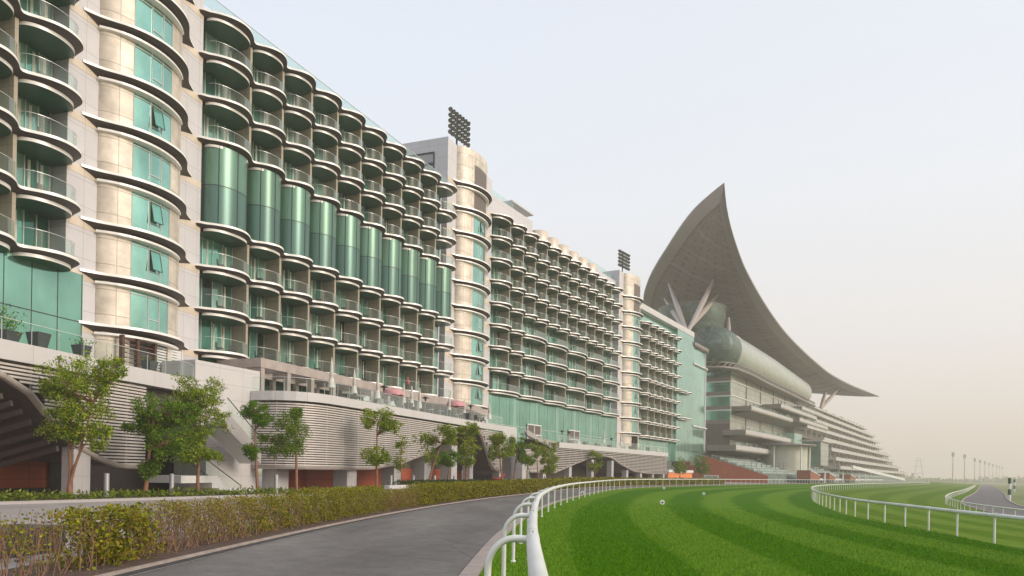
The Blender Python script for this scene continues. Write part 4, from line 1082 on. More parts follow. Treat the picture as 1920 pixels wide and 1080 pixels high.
# lower pavilion pieces
mb = MB(); c = G.P(27, 12, 0); mb.lathe(c, [(8.2, 3.5), (8.2, 13.2)], M['palewall'], 36); build(mb, 'rotunda', stand)
mb = MB(); mb.lathe(c, [(8, 13.0), (11.0, 13.2), (11.2, 13.8), (0, 14.5)], M['rim'], 36)
for a in range(6): mb.tube([(c[0] + 9.6 * cos(a), c[1] + 9.6 * sin(a), 3), (c[0] + 9.6 * cos(a), c[1] + 9.6 * sin(a), 13.2)], .3, M['whitepaint'], 6)
build(mb, 'rotunda_roof', stand)
mb = MB(); mb.box(G, 92, 110, -2, 13, 7.4, 18.0, M['greyglass']); mb.box(G, 91.8, 92.0, 2, 13, 7.6, 18.0, M['wall_glass']); mb.box(G, 90, 112, -3, 14, 18, 18.8, M['fascia'])
build(mb, 'glass_box', stand)
mb = MB(); mb.box(G, 58, 72, 2, 9, 15, 20, M['wall_glass2']); build(mb, 'glass_box', stand)
# seating bank
bank = thing('seating_bank', G.P(-24, 8, 0), 'long raked bank of grey green seats in front of the grandstand', 'seating')
mb = MB(); nr = 16
for i in range(nr):
    d0 = -2 + 21 * i / nr; d1 = -2 + 21 * (i + 1) / nr; z = 9.0 - 6.9 * i / nr
    mb.box(G, -25, 420, d0, d1, 0, z, M['seats'])
    if i % 2 == 0: mb.box(G, -25, 420, d1 - .12, d1 - .02, z, z + .55, M['seatline'])
build(mb, 'seat_rows', bank)
mb = MB(); mb.poly([G.P(-25.3, -8, 0), G.P(-25.3, 19.5, 0), G.P(-25.3, 19.5, 2.2), G.P(-25.3, -4, 9.4), G.P(-25.3, -8, 9.9)], M['red'], [(0, 0), (30, 0), (30, 2.6), (6, 9.9), (0, 9.9)])
mb.poly([G.P(-25.7, -8, 0), G.P(-25.7, 19.5, 0), G.P(-25.7, 19.5, 2.2), G.P(-25.7, -4, 9.4), G.P(-25.7, -8, 9.9)], M['red'], [(0, 0), (30, 0), (30, 2.6), (6, 9.9), (0, 9.9)])
mb.poly([G.P(-25.7, 19.5, 2.2), G.P(-25.3, 19.5, 2.2), G.P(-25.3, -4, 9.4), G.P(-25.7, -4, 9.4)], M['fascia'])
mb.box(G, -26.0, -25.72, -.2, 4.5, .1, 2.1, M['whitepaint']); mb.box(G, -26.05, -26.01, .05, 4.25, .3, 1.85, M['greyglass'])
build(mb, 'end_wall', bank, label='terracotta end wall sloping down with the seats')
mb = MB()
for i in range(60):
    mb.bar(G.P(-24 + i * 6, 4, 7.8), G.P(-24 + i * 6, 4, 10.2), .15, M['seats']); mb.bar(G.P(-24 + i * 6, 14, 4.8), G.P(-24 + i * 6, 14, 7.2), .15, M['seats'])
build(mb, 'handrail', bank)
fo, lo_ = fr_between((40.8, 188.0), (49.3, 197.0)); mb = MB(); mb.box(fo, 0, lo_, -3, 0, -1, 2.6, M['orange']); mb.box(fo, -.1, lo_ + .2, -3.1, .25, 2.6, 3.3, M['whitepaint'])
build(mb, 'garden_wall', loc=(40.8, 188, 0), label='low orange wall with a white coping between the podium end and the terracotta wall', cat='wall')
# low orange kiosks in front
for (t, d, l, hh, lab) in ((2, 26, 16, 4.2, 'low orange kiosk with a sloping top before the seats, nearest the terracotta wall'), (36, 26, 12, 3.6, 'low orange kiosk with a sloping top before the seats, between two white tents'), (78, 27, 14, 3.4, 'faded orange kiosk before the seats, farthest along the track')):
    th = thing('kiosk', G.P(t, d, 0), lab, 'kiosk', 'orange kiosks in front of the seats')
    mb = MB()
    mb.poly([G.P(t, d + .3, 1.2), G.P(t + l, d + .3, 1.2), G.P(t + l, d + .3, hh * .62), G.P(t, d + .3, hh)], M['orange']); mb.poly([G.P(t, d + .3, 1.2), G.P(t, d + .3, hh), G.P(t, d - 4, hh), G.P(t, d - 4, 1.2)], M['orange'])
    mb.box(G, t + .2, t + l - .2, d - 4, d, 0, 1.2, M['dark']); build(mb, 'wall', th)
    mb = MB(); mb.poly([G.P(t - .2, d + .5, hh + .08), G.P(t + l, d + .5, hh * .62 + .08), G.P(t + l, d - 4, hh * .62 + .08), G.P(t - .2, d - 4, hh + .08)], M['whitepaint']); mb.bar(G.P(t - .2, d + .4, hh), G.P(t + l, d + .4, hh * .62), .25, M['whitepaint']); build(mb, 'roof', th)
for k, (t, d) in enumerate(((22, 27), (60, 27), (104, 27), (124, 27))):
    mb = MB()
    for dd in (0, 3):
        mb.bar(G.P(t, d - dd, 0), G.P(t + 1.6, d - dd, 3.9), .3, M['whitepaint']); mb.bar(G.P(t + 3.2, d - dd, 0), G.P(t + 1.6, d - dd, 3.9), .3, M['whitepaint'])
    mb.bar(G.P(t + 1.6, d, 3.9), G.P(t + 1.6, d - 3, 3.9), .3, M['whitepaint'])
    build(mb, 'tent_frame', loc=G.P(t, d, 0), label=('white pointed tent frame in front of the seats, ' + ['first beyond the nearest orange kiosk', 'second from the left', 'third from the left', 'farthest along'][k]), cat='tent', group='pointed tent frames before the seats')
mb = MB(); mb.bar(G.P(118, 22, 7.2), G.P(230, 34, 1.6), 1.0, M['whitepaint'], 1.4); build(mb, 'ramp_beam', loc=G.P(118, 22, 0), label='long white inclined beam running down across the seats', cat='ramp')

# crescent roof
can = thing('crescent_roof', (100, 300, 40), 'giant brown crescent roof with a soaring pointed tip on splayed struts', 'roof')
def U(x, y, z):
    a = x - 960; b = y - 886; u = a + ROLL * b; v = b - ROLL * a
    return Vector((u / 1350 * z, z, CH - v / 1350 * z))
Rr = [(1358, 342, 205), (1362, 385, 212), (1370, 425, 220), (1381, 462, 228), (1394, 498, 238), (1410, 530, 250), (1430, 565, 265), (1451, 597, 280), (1475, 628, 300), (1502, 656, 322), (1532, 683, 346), (1562, 706, 372), (1606, 728, 420), (1648, 743, 466)]
Ll = [(1358, 342, 205), (1330, 366, 218), (1300, 395, 234), (1273, 431, 250), (1249, 468, 266), (1230, 498, 280), (1215, 528, 294), (1206, 565, 312), (1215, 615, 334), (1255, 662, 362), (1335, 700, 392), (1430, 722, 420), (1545, 737, 448), (1648, 743, 466)]
Rs = smooth_path([U(*p) for p in Rr], 6); Ls_ = smooth_path([U(*p) for p in Ll], 6)
nR = 70; Rs = resample(Rs, count=nR); Ls_ = resample(Ls_, count=nR)
NW = 14
def roofpt(i, f, dz=0):
    p = Ls_[i].lerp(Rs[i], f); wd_ = (Ls_[i] - Rs[i]).length
    return p + Vector((0, 0, -.085 * wd_ * sin(pi * f) + dz))
import itertools
mb = MB(); a0, a1 = .12, .86
def uvr_(i, j): return (10 * j / NW, i * 4.2)
edgef = lambda i: min(.5, 3.6 / max(1, (Ls_[i] - Rs[i]).length))
rows = [[roofpt(i, edgef(i) + (1 - 2 * edgef(i)) * j / NW) for j in range(NW + 1)] for i in range(nR)]
mb.grid(rows, M['roof'], uvf=uvr_)
build(mb, 'underside', can)
mb = MB()
for sd in (0, 1):
    rows = []
    for i in range(nR):
        e = edgef(i); fs = [0, e * .5, e] if sd == 0 else [1 - e, 1 - e * .5, 1]
        rows.append([roofpt(i, f, -.35 if f not in (0, 1) else 0) for f in fs])
    mb.grid(rows, M['rim'])
build(mb, 'rim', can)
mb = MB(); rows = [[roofpt(i, j / NW, (.7 + 3 * sin(pi * j / NW)) * min(1, i / 8, (nR - 1 - i) / 8)) for j in range(NW + 1)] for i in range(nR)]
mb.grid(rows, M['rim'])
mb.grid([[roofpt(i, 0), roofpt(i, 0, .7 * min(1, i / 8, (nR - 1 - i) / 8))] for i in range(nR)], M['rim']); mb.grid([[roofpt(i, 1), roofpt(i, 1, .7 * min(1, i / 8, (nR - 1 - i) / 8))] for i in range(nR)], M['rim'])
build(mb, 'top_skin', can)
mb = MB()
for i in range(4, nR - 4, 3):
    e = edgef(i); 
    for j in range(NW): mb.bar(roofpt(i, e + (1 - 2 * e) * j / NW, -.05), roofpt(i, e + (1 - 2 * e) * (j + 1) / NW, -.05), .22, M['rim'], .3)
build(mb, 'roof_rib', can)
def strut(a, b, r0, r1):
    m2 = MB(); m2.tube([a, a.lerp(b, .5), b], [r0, r1, r0 * .8], M['strut'], 10); build(m2, 'strut', can)
bs = U(1289, 622, 224)
for (x, y, z) in ((1254, 532, 280), (1246, 560, 292), (1341, 520, 262), (1346, 554, 268)): strut(bs + Vector((random.uniform(-.6, .6), 0, 0)), U(x, y, z) , .55, .95)
b_ = U(1367, 634, 250); strut(b_, U(1366, 596, 262), .5, .7)
m2 = MB(); m2.lathe(b_ - Vector((0, 0, 4.2)), [(0, 0), (2.2, .1), (2.4, 1.5), (4.0, 3.6), (4.0, 4.4), (0, 4.5)], M['strut'], 6); build(m2, 'strut_base', can)
bf = U(1539, 766, 398)
strut(bf, U(1548, 735, 404), .9, 1.1); strut(bf, U(1570, 731, 412), .8, 1.0)

#SECTION props
# ------------------------------------------------------------------ trees
tree_groups = {}
def tree(px, py, z, crowns, label, leafm='leafA', n=2600, lean=0, trunk_r=.13, twin=False, size=.26, gz=0.0, top=None):
    """px,py: foot in the photo survey; crowns: list of (cx,cy,rx,ry) survey boxes at depth z"""
    base = U(px, py, z); base.z = gz
    th = thing('tree', base, label, 'tree', 'young trees in front of the terrace podium')
    sc = z / 1350
    cr_ = []
    for (cx, cy, rx, ry) in crowns:
        c = U(cx, cy, z); cr_.append((c, rx * sc, ry * sc))
    topc = min(crowns, key=lambda q: q[1])
    mb = MB(); r = random.Random(int(px))
    hi = U(topc[0], topc[1], z)
    stems = []
    def limb(a, b, r0, r1, wob=.12):
        pts = [a]; 
        for i in range(1, 5):
            p = a.lerp(b, i / 5) + Vector((r.uniform(-wob, wob), r.uniform(-wob, wob), 0)); pts.append(p)
        pts.append(b); mb.tube(pts, [r0 + (r1 - r0) * i / 5 for i in range(6)], M['bark'], 8); return pts
    foot = base - Vector((0, 0, .1))
    if twin:
        k = foot + Vector((.02, 0, .9)) ; limb(foot, k, trunk_r * 1.25, trunk_r * 1.05, .02)
        tp = foot.lerp(Vector((foot.x + .3, foot.y, hi.z)), .78); a = tp + Vector((-.45, .1, 0)); b = tp + Vector((1.0, -.1, -.3)); stems.append(limb(k, a, trunk_r * .8, .03, .05)); stems.append(limb(k, b, trunk_r * .7, .03, .05))
    else:
        stems.append(limb(foot, hi + Vector((0, 0, -.2)), trunk_r, .03, .05))
    allc = []
    for (c, rx, ry) in cr_:
        nb = max(5, int(7 * rx))
        for i in range(nb):
            s = r.choice(stems); zt_ = c.z - ry * .5
            a = min(s, key=lambda p: abs(p.z - (c.z - ry * r.uniform(.1, .9))))
            ang = r.uniform(0, 2 * pi); e = c + Vector((cos(ang) * rx * r.uniform(.45, .95), sin(ang) * rx * r.uniform(.45, .95), r.uniform(-.6, .8) * ry))
            mb.tube([a, a.lerp(e, .5) + Vector((0, 0, .12)), e], [.035, .022, .01], M['bark'], 5)
            m_ = 5
            for j in range(m_): allc.append((a.lerp(e, r.uniform(.45, 1.05)) + Vector((r.gauss(0, .12), r.gauss(0, .12), r.gauss(0, .12))), r.uniform(.22, .42) * min(1.25, .6 + rx * .35)))
        for i in range(int(nb * 2.2)):   # outer clumps keep the outline uneven
            ang = r.uniform(0, 2 * pi); ph = r.uniform(-1, 1); q = sqrt(1 - ph * ph)
            allc.append((c + Vector((cos(ang) * rx * q, sin(ang) * rx * q, ph * ry)) * 1 * r.uniform(1, 1) if False else c + Vector((cos(ang) * rx * q * r.uniform(.6, 1), sin(ang) * rx * q * r.uniform(.6, 1), ph * ry * r.uniform(.7, 1))), r.uniform(.18, .40) * min(1.25, .6 + rx * .35)))
    build(mb, 'trunk', th)
    n = int(n * 1.7); size *= .74; per = max(8, n // len(allc)); cen = []
    for c, rr in allc:
        g_ = rng.normal(size=(per, 3)); g_ /= np.linalg.norm(g_, axis=1)[:, None]; g_ *= (rng.random((per, 1)) ** .5) * rr; g_[:, 2] *= .75
        cen.append(np.array(c) + g_)
    cen = np.concatenate(cen); ls = rng.uniform(.6, 1.25, (len(cen), 1)) * size
    np_quads('crown', leaves(cen, ls, .30, .35), [M[leafm]], parent=th)
    return th
tree(130, 938, 38, [(150, 700, 66, 44), (148, 765, 64, 42), (112, 802, 38, 28), (178, 818, 34, 26), (212, 690, 26, 20), (90, 720, 22, 22)], 'tall twin-stemmed tree in front of the louvres, leftmost of all', n=11000, twin=True, trunk_r=.13, size=.24)
tree(270, 934, 42.5, [(290, 772, 46, 38), (325, 825, 50, 42), (262, 800, 28, 15), (345, 780, 30, 30), (280, 880, 17, 16)], 'leaning tree with dense low crown by the first steel bollards', 'leafB', n=9500, trunk_r=.15, size=.25)
tree(371, 925, 46, [(375, 735, 50, 34), (392, 788, 44, 40), (378, 855, 44, 14), (352, 820, 34, 32), (345, 760, 30, 26)], 'tree with a straight trunk before the outdoor stair landing', n=9500, trunk_r=.13, size=.25)
tree(483, 922, 50, [(478, 770, 25, 20), (495, 785, 20, 14), (470, 845, 16, 12)], 'slim tree with bright leaves at the left end of the long louvre screen', 'leafC', n=3200, size=.26)
tree(556, 922, 52, [(540, 800, 40, 26), (530, 835, 40, 25), (555, 775, 10, 8), (500, 835, 22, 25)], 'tree with a slanting trunk and dark crown before the rounded louvre corner', 'leafB', n=5200, size=.26)
tree(706, 908, 63, [(708, 787, 36, 24), (735, 800, 22, 14), (705, 855, 32, 18)], 'tree with two separate tiers of leaves, like a clipped cloud', n=5200, size=.30)
tree(752, 905, 65, [(752, 830, 12, 20), (752, 870, 14, 14)], 'very thin sapling with sparse leaves right of the two-tiered tree', n=700, trunk_r=.05, size=.3)
tree(797, 905, 69, [(795, 825, 20, 14), (808, 855, 16, 20), (835, 805, 22, 14), (845, 825, 12, 14)], 'open forked tree with sparse clumps before the rising wave edge', n=2600, size=.32)
tree(838, 905, 73, [(842, 860, 24, 15)], 'low round tree with bright green ball-like crown', 'leafC', n=3200, size=.26)
tree(872, 905, 78, [(880, 805, 24, 14), (880, 840, 24, 22), (878, 860, 16, 14)], 'upright tree with tall crown in front of the dark wave opening', n=3800, size=.34)
tree(943, 903, 88, [(935, 822, 20, 10), (945, 840, 26, 18), (925, 850, 10, 14)], 'broad tree left of the pair near the red horse sculpture', n=3600, size=.36)
tree(962, 903, 92, [(970, 835, 24, 18), (985, 855, 14, 14)], 'broad tree whose crown merges with its left neighbour behind the red horse sculpture', 'leafB', n=3200, size=.36)
tree(987, 902, 95, [(990, 862, 14, 9)], 'short tree with pale trunk under the merged crowns', 'leafB', n=1200, size=.36)
tree(1010, 902, 99, [(1006, 838, 10, 12), (1002, 850, 8, 8)], 'leaning thin tree between the merged crowns and the tall bushy one', n=900, size=.38, trunk_r=.1)
tree(1031, 902, 102, [(1027, 842, 19, 18), (1030, 865, 20, 14), (1028, 880, 16, 9)], 'tall bushy tree just before the farthest louvre screen begins', n=3400, size=.38)
tree(1115, 898, 126, [(1117, 851, 12, 8), (1115, 875, 14, 12)], 'small tree in front of the low wave opening of the farthest louvre screen', n=1500, size=.45)
tree(1275, 893, 172, [(1275, 868, 12, 14), (1275, 882, 13, 6)], 'small round tree in front of the orange wall at the end of the podium', n=1600, size=.5, trunk_r=.14)
tree(1314, 893, 178, [(1313, 868, 14, 14), (1318, 880, 15, 12)], 'wider small tree in front of the terracotta end wall of the seats', 'leafB', n=1900, size=.5, trunk_r=.14)

# ------------------------------------------------------------------ hedge along the road
Hmid = [p + (q - p) * (off_w(p) + .95) for p, q in zip(rl, nrm)]
def hedge(y0, y1, label, leaf='leafH', dens=2200, stems=26, h=1.12, size=.062, bare=.0, flowers=0, name='shrub', hw=.55, cat='shrub', group='shrubs of the roadside hedge'):
    Q = [p for p in resample(Hmid, step=.15) if y0 <= p.y < y1]
    c0 = Q[len(Q) // 2]; th = thing(name, (c0.x, c0.y, .05), label, cat, group)
    L_ = (Q[-1] - Q[0]).length; r = random.Random(int(y0 * 10)); mb = MB()
    for i in range(int(stems * L_)):
        p = r.choice(Q); a = Vector((p.x + r.uniform(-.35, .35), p.y + r.uniform(-.1, .1), .04)); b = a + Vector((r.uniform(-.28, .28), r.uniform(-.28, .28), h * r.uniform(.6, .98)))
        mid = a.lerp(b, .5) + Vector((r.uniform(-.07, .07), r.uniform(-.07, .07), 0))
        mb.tube([a, mid, b], [.011, .008, .003], M['twig'], 4, cap=False)
        for _ in range(2):
            s = a.lerp(b, r.uniform(.3, .8)); mb.tube([s, s + Vector((r.uniform(-.25, .25), r.uniform(-.25, .25), r.uniform(.1, .35)))], [.006, .002], M['twig'], 3, cap=False)
    if mb.v: build(mb, 'stem', th)
    n = int(dens * 1.75 * L_); Qa = np.array([(p.x, p.y) for p in Q]); idx = rng.integers(0, len(Qa), n)
    zz = .08 + (h - .1) * rng.random(n) ** (1.0 - bare * .75)
    # clumping
    ph = rng.random(60) * L_; 
    xy = Qa[idx] + rng.normal(0, hw * .5, (n, 2)).clip(-hw, hw)
    cell = np.sin(xy[:, 0] * 5.1 + xy[:, 1] * 3.3 + zz * 6) + np.sin(xy[:, 1] * 7.7 - zz * 4.2 + 1.3)
    keep = cell > rng.uniform(-1.7, .9 if bare else .35, n)
    ztop = h * (.97 + .08 * np.sin(xy[:, 1] * 2.1) + .07 * np.sin(xy[:, 1] * 5.3 + 1) + .05 * np.sin(xy[:, 1] * 13 + xy[:, 0] * 9)); keep &= zz < ztop
    cen = np.stack([xy[:, 0], xy[:, 1], zz], 1)[keep]
    np_quads('foliage', leaves(cen, rng.uniform(.5, 1.25, (len(cen), 1)) * size, .6, -.1), [M[leaf]], parent=th)
    for i in range(flowers):
        p = r.choice(Q); f_ = Vector((p.x + r.uniform(.2, .5), p.y - r.uniform(.2, .5), h * r.uniform(.5, 1.0))); mb = MB()
        for k in range(5):
            a = 2 * pi * k / 5; mb.poly([f_, f_ + Vector((cos(a - .5) * .03, sin(a - .5) * .02, .03)), f_ + Vector((cos(a) * .05, sin(a) * .03, .035)), f_ + Vector((cos(a + .5) * .03, sin(a + .5) * .02, .03))], M['petal'])
        build(mb, 'flower', th)
    return th
hedge(6.5, 10.6, 'sparse twiggy shrub at the bottom left corner of the picture', dens=450, stems=30, bare=.7)
hedge(10.6, 12.6, 'thin half-bare shrub left of the first dense green one', dens=600, stems=28, bare=.6)
hedge(12.6, 14.4, 'dense yellow-green shrub nearest the road corner', dens=2600, stems=16, size=.085, flowers=1)
hedge(14.4, 16.6, 'bare brown shrub of upright twigs with few leaves', 'leafHd', dens=900, stems=46, bare=.75)
hedge(16.6, 19.2, 'brownish shrub with dry leaves beside the bare one', 'leafHd', dens=1700, stems=32, bare=.4)
hedge(19.2, 23.2, 'mixed green and brown shrub halfway along the near hedge', dens=2200, stems=22, bare=.2)
hedge(23.2, 27.8, 'dense green shrub dotted with small white flowers', dens=2500, stems=12, h=1.2, flowers=6)
hedge(27.8, 31.2, 'squared dark shrub just before the gap with the white planter', dens=2500, stems=8, h=1.2, flowers=3)
hedge(31.6, 37, 'lower brownish shrub right after the gap', 'leafHd', dens=1900, stems=14, h=1.0, flowers=1)
hedge(37, 46, 'yellow-tipped shrub in front of the white planter wall', dens=1500, stems=6, h=1.22, size=.1)
hedge(46, 58, 'long mid-distance shrub leading to the rail bend', dens=1100, stems=3, h=1.2, size=.12)
hedge(58, 84, 'far shrub row behind the bend of the white rail', dens=600, stems=0, h=1.25, size=.17)
hedge(84, 165, 'farthest shrub row seen through the white rail posts', dens=260, stems=0, h=1.3, size=.28, hw=.8)

n = 5200; kk = rng.integers(2, 46, n); ff = rng.random(n) ** 1.6
pa_ = np.array([(p.x, p.y) for p in Hl]); pb_ = np.array([(p.x, p.y) for p in Hs]); inn_ = rng.random(n) < .86
xy = pa_[kk] * (1 - ff[:, None]) + pb_[kk] * ff[:, None]; xy[:, 0] += np.where(inn_, 0, rng.random(n) * .9); xy[:, 1] += rng.uniform(-.75, .75, n)
lv_ = leaves(np.stack([xy[:, 0], xy[:, 1], np.where(inn_, .065, .03)], 1), rng.uniform(.03, .07, (n, 1)), .6)
lv_[:, :, 2] = lv_[:, :1, 2] + np.abs(lv_[:, :, 2] - lv_[:, :1, 2]) * .25
np_quads('leaf_litter', lv_, [M['leafHd']], kind='stuff')
# ground cover strip and its kerb, planters
sb = [Vector((p.x, p.y, 0)) for p in resample(smooth_path(Bk, 8), step=1.0) if 31 < p.y < 175]
so = offset_path(sb, 3.0)
mb = MB(); mb.grid([[(a.x, a.y, .1), (b.x, b.y, .1)] for a, b in zip(sb, so)], M['soil']); mb.grid([[(a.x, a.y, .1), (a.x, a.y, 0)] for a in so], M['soil']); build(mb, 'planting_bed', kind='structure')
so2 = offset_path(sb, 3.25)
mb = MB(); mb.grid([[(a.x, a.y, .14), (b.x, b.y, .14), (b.x, b.y, 0)] for a, b in zip(so, so2)], M['whitepan'], smooth=False); build(mb, 'kerb', kind='structure')
sa = np.array([(p.x, p.y) for p in sb]); sc_ = np.array([(p.x, p.y) for p in so]); n = 26000
ii = rng.integers(0, len(sa), n); ff = rng.random((n, 1)); xy = sa[ii] * ff + sc_[ii] * (1 - ff); wgt = rng.random(n) < np.interp(xy[:, 1], [30, 60, 170], [1, .7, .35])
cen = np.stack([xy[:, 0], xy[:, 1], .1 + rng.random(n) * .28 * (1 + .5 * np.sin(xy[:, 1] * 1.3))], 1)[wgt]
np_quads('ground_cover', leaves(cen, rng.uniform(.12, .26, (len(cen), 1)), .5, -.4), [M['leafG']], kind='stuff')
# clipped dark hedge and white planter wall beyond
def clipped(x0, y0, x1, y1, h, label):
    f, l = fr_between((x0, y0), (x1, y1)); th = thing('clipped_hedge', (x0, y0, .1), label, 'hedge')
    n = int(l * 420); t = rng.random(n) * l; a = rng.random(n) * pi; rr = .8 * rng.uniform(.85, 1.02, n)
    d = rr * np.cos(a); z = h * .35 + (h * .65) * np.sin(a) * rng.uniform(.85, 1.02, n)
    low_ = rng.random(n) < .3; z = np.where(low_, rng.random(n) * h * .6, z)
    cen = np.stack([f.o[0] + f.dx * t + f.nx * d, f.o[1] + f.dy * t + f.ny * d, z + .1], 1)
    np_quads('foliage', leaves(cen, rng.uniform(.1, .2, (n, 1)), .5), [M['leafD']], parent=th)
    mb = MB(); mb.box(f, .2, l - .2, -.55, .55, .1, h * .75, M['dark']); build(mb, 'core', th)
clipped(-8.6, 54.5, -1.2, 76, 1.0, 'rounded dark green clipped hedge behind the white planter wall')
f, l = fr_between((-8.4, 48.5), (2.6, 78)); th_ = MB(); th_.box(f, 0, l, -.2, .2, 0, .85, M['whitepan']); build(th_, 'planter_wall', loc=(-8.4, 48.5, 0), label='low pale stone planter wall behind the roadside shrubs', cat='wall')
th_ = MB(); f, l = fr_between((-10.8, 8), (-9.6, 15.5)); th_.box(f, 0, l, -1.2, 0, 0, .55, M['rubber']); build(th_, 'planter_trough', loc=(-10.5, 10, 0), label='low black trough behind the sparse shrubs at the bottom left', cat='planter')

# bollards
for k, (x, z, lab) in enumerate(((200, 40.5, 'between the first and second trees'), (322, 44.5, 'between the second and third trees'), (518, 50.5, 'between the slim bright tree and the slanting one'), (733, 66, 'right of the two-tiered tree'), (775, 70, 'left of the open forked tree'), (815, 72, 'left of the low round tree'), (852, 76, 'left of the upright tree before the dark opening'), (978, 95, 'right of the merged tree crowns'), (1022, 100, 'at the foot of the tall bushy tree'))):
    b = U(x, 900, z); mb = MB(); mb.lathe((b.x, b.y, 0), [(.16, .0), (.14, .05), (.14, 1.35), (.12, 1.42), (0, 1.43)], M['steel'], 16)
    build(mb, 'bollard', loc=(b.x, b.y, 0), label='brushed steel bollard ' + lab, cat='bollard', group='steel bollards in the planting strip')

# terrace things
def parasol(x, y, z, s, lab, zf=8.05):
    b = U(x, y, z); b.z = zf; th = thing('parasol', b, lab, 'parasol', 'closed parasols on the terrace')
    mb = MB(); mb.tube([b, b + Vector((0, 0, 2.9 * s))], .03, M['mull'], 6); build(mb, 'pole', th)
    mb = MB(); rows = []
    for (zz, rr) in ((.75, .30), (.8, .26), (1.4, .17), (1.5, .10), (1.55, .15), (2.4, .09), (2.85, .03)):
        rows.append([b + Vector((cos(2 * pi * i / 12) * rr * (1 + .3 * (i % 2)), sin(2 * pi * i / 12) * rr * (1 + .3 * (i % 2)), zz * s)) for i in range(12)])
    mb.grid(rows, M['cloth'], close=True); build(mb, 'canopy', th)
for i, (x, z, s, lab) in enumerate(((621, 63, 1.25, 'closed cream parasol, largest, at the near end of the glass parapet'), (664, 67, 1.1, 'closed cream parasol beside the pergola corner'), (708, 71, 1.15, 'closed cream parasol left of the first patio heater'), (757, 77, 1.1, 'closed cream parasol right of the pink parasol'), (772, 79, 1.1, 'middle one of three closed cream parasols standing close together'), (787, 81, 1.1, 'right one of three closed cream parasols standing close together'), (843, 86, 1.0, 'closed cream parasol by the foot of the middle stair tower'), (871, 90, 1.0, 'closed cream parasol right of the pink one at the tower'), (918, 94, 1.0, 'closed cream parasol at the far end of the upper terrace'))):
    parasol(x, 740, z, s, lab)
parasol(1132, 830, 140, 1.3, 'closed parasol on the lower terrace, left', 6.85); parasol(1164, 830, 150, 1.3, 'closed parasol on the lower terrace, middle', 6.85); parasol(1196, 830, 156, 1.3, 'closed parasol on the lower terrace, right', 6.85)
def heater(x, z, lab, zf=8.05):
    b = U(x, 740, z); b.z = zf; th = thing('patio_heater', b, lab, 'heater', 'patio heaters on the terraces'); mb = MB()
    mb.lathe(b, [(.25, 0), (.22, .6), (.04, .65), (.04, 2.0)], M['rubber'], 10); build(mb, 'body', th)
    mb = MB(); mb.lathe(b, [(.1, 1.8), (.12, 2.05), (.45, 2.1), (.08, 2.3), (0, 2.32)], M['rubber'], 14); build(mb, 'reflector', th)
heater(720, 72, 'black patio heater right of the third closed parasol'); heater(798, 82, 'black patio heater right of the three close parasols'); heater(883, 91, 'black patio heater at the middle stair tower')
heater(1055, 122, 'black patio heater on the lower terrace left of the two others', 6.85); heater(1068, 124, 'black patio heater on the lower terrace, second from the left', 6.85); heater(1148, 145, 'black patio heater on the lower terrace, right', 6.85)
def pink(x, z, lab):
    b = U(x, 745, z); b.z = 8.05; th = thing('pink_parasol', b, lab, 'parasol'); mb = MB(); mb.tube([b, b + Vector((0, 0, 2.4))], .03, M['mull'], 6); build(mb, 'pole', th)
    mb = MB(); rows = []
    for zz, rr in ((2.4, .1), (2.3, .8), (2.1, 1.1), (1.7, 1.12)): rows.append([b + Vector((cos(2 * pi * i / 14) * rr, sin(2 * pi * i / 14) * rr, zz + .08 * (i % 2))) for i in range(14)])
    mb.grid(rows, M['pink'], close=True); build(mb, 'canopy', th)
pink(737, 76, 'open pink parasol on the terrace beside the cream ones'); pink(855, 88, 'small open pink parasol near the middle stair tower')
def pot(x, z, h, r, lab, plant=0, zf=8.04, dx=0):
    b = U(x, 650, z); b.z = zf; th = thing('planter', b, lab, 'planter', 'dark planters on the terraces'); h *= .74; r *= .78; mb = MB()
    f = Frame(b.x, b.y, R(14)); rows = [[f.P(-r * k, -r * k, zf + zz), f.P(r * k, -r * k, zf + zz), f.P(r * k, r * k, zf + zz), f.P(-r * k, r * k, zf + zz)] for k, zz in ((.62, 0), (1, h), (.85, h), (.82, h - .1))]
    mb.grid(rows, M['pot'], smooth=False, close=True); mb.poly(rows[-1], M['soil']); build(mb, 'pot', th)
    if plant:
        n = int(plant * 260); g_ = rng.normal(size=(n, 3)) * np.array([r * .7, r * .7, plant * .3]); cen = np.array([b.x, b.y, zf + h + plant * .4]) + g_
        cen[:, 2] = np.maximum(cen[:, 2], zf + h - .05); np_quads('plant', leaves(cen, rng.uniform(.12, .3, (n, 1)), .25, -.6), [M['leafB']], parent=th)
pot(72, 39.4, 1.35, .55, 'tall tapered charcoal planter before the two-storey green glass wall', .0)
pot(14, 37.6, 1.0, .6, 'charcoal planter with a leafy bush at the far left edge', 1.1)
pot(153, 42.6, 1.2, .5, 'tapered charcoal planter with a low plant left of the timber screen', .35)
pot(281, 48.4, 1.2, .5, 'tapered planter with pinkish rim before the pale slatted shutters', .1)
pot(438, 60.2, 1.0, .5, 'planter with a leafy shrub behind the glass beside the pergola', 1.0)
for i, (x, z) in enumerate(((742, 74), (768, 76), (842, 84), (878, 88), (1100, 134), (1145, 146), (1185, 152), (1218, 157))):
    pot(x, z, 1.3, .5, 'tapered dark planter on the %s terrace, %s' % (('upper', ['behind the pink parasol', 'between the close parasols', 'at the tower foot', 'below the tower heater'][i]) if i < 4 else ('lower', ['leftmost', 'second from left', 'second from right', 'rightmost'][i - 4])), 0, 8.04 if i < 4 else 6.84)
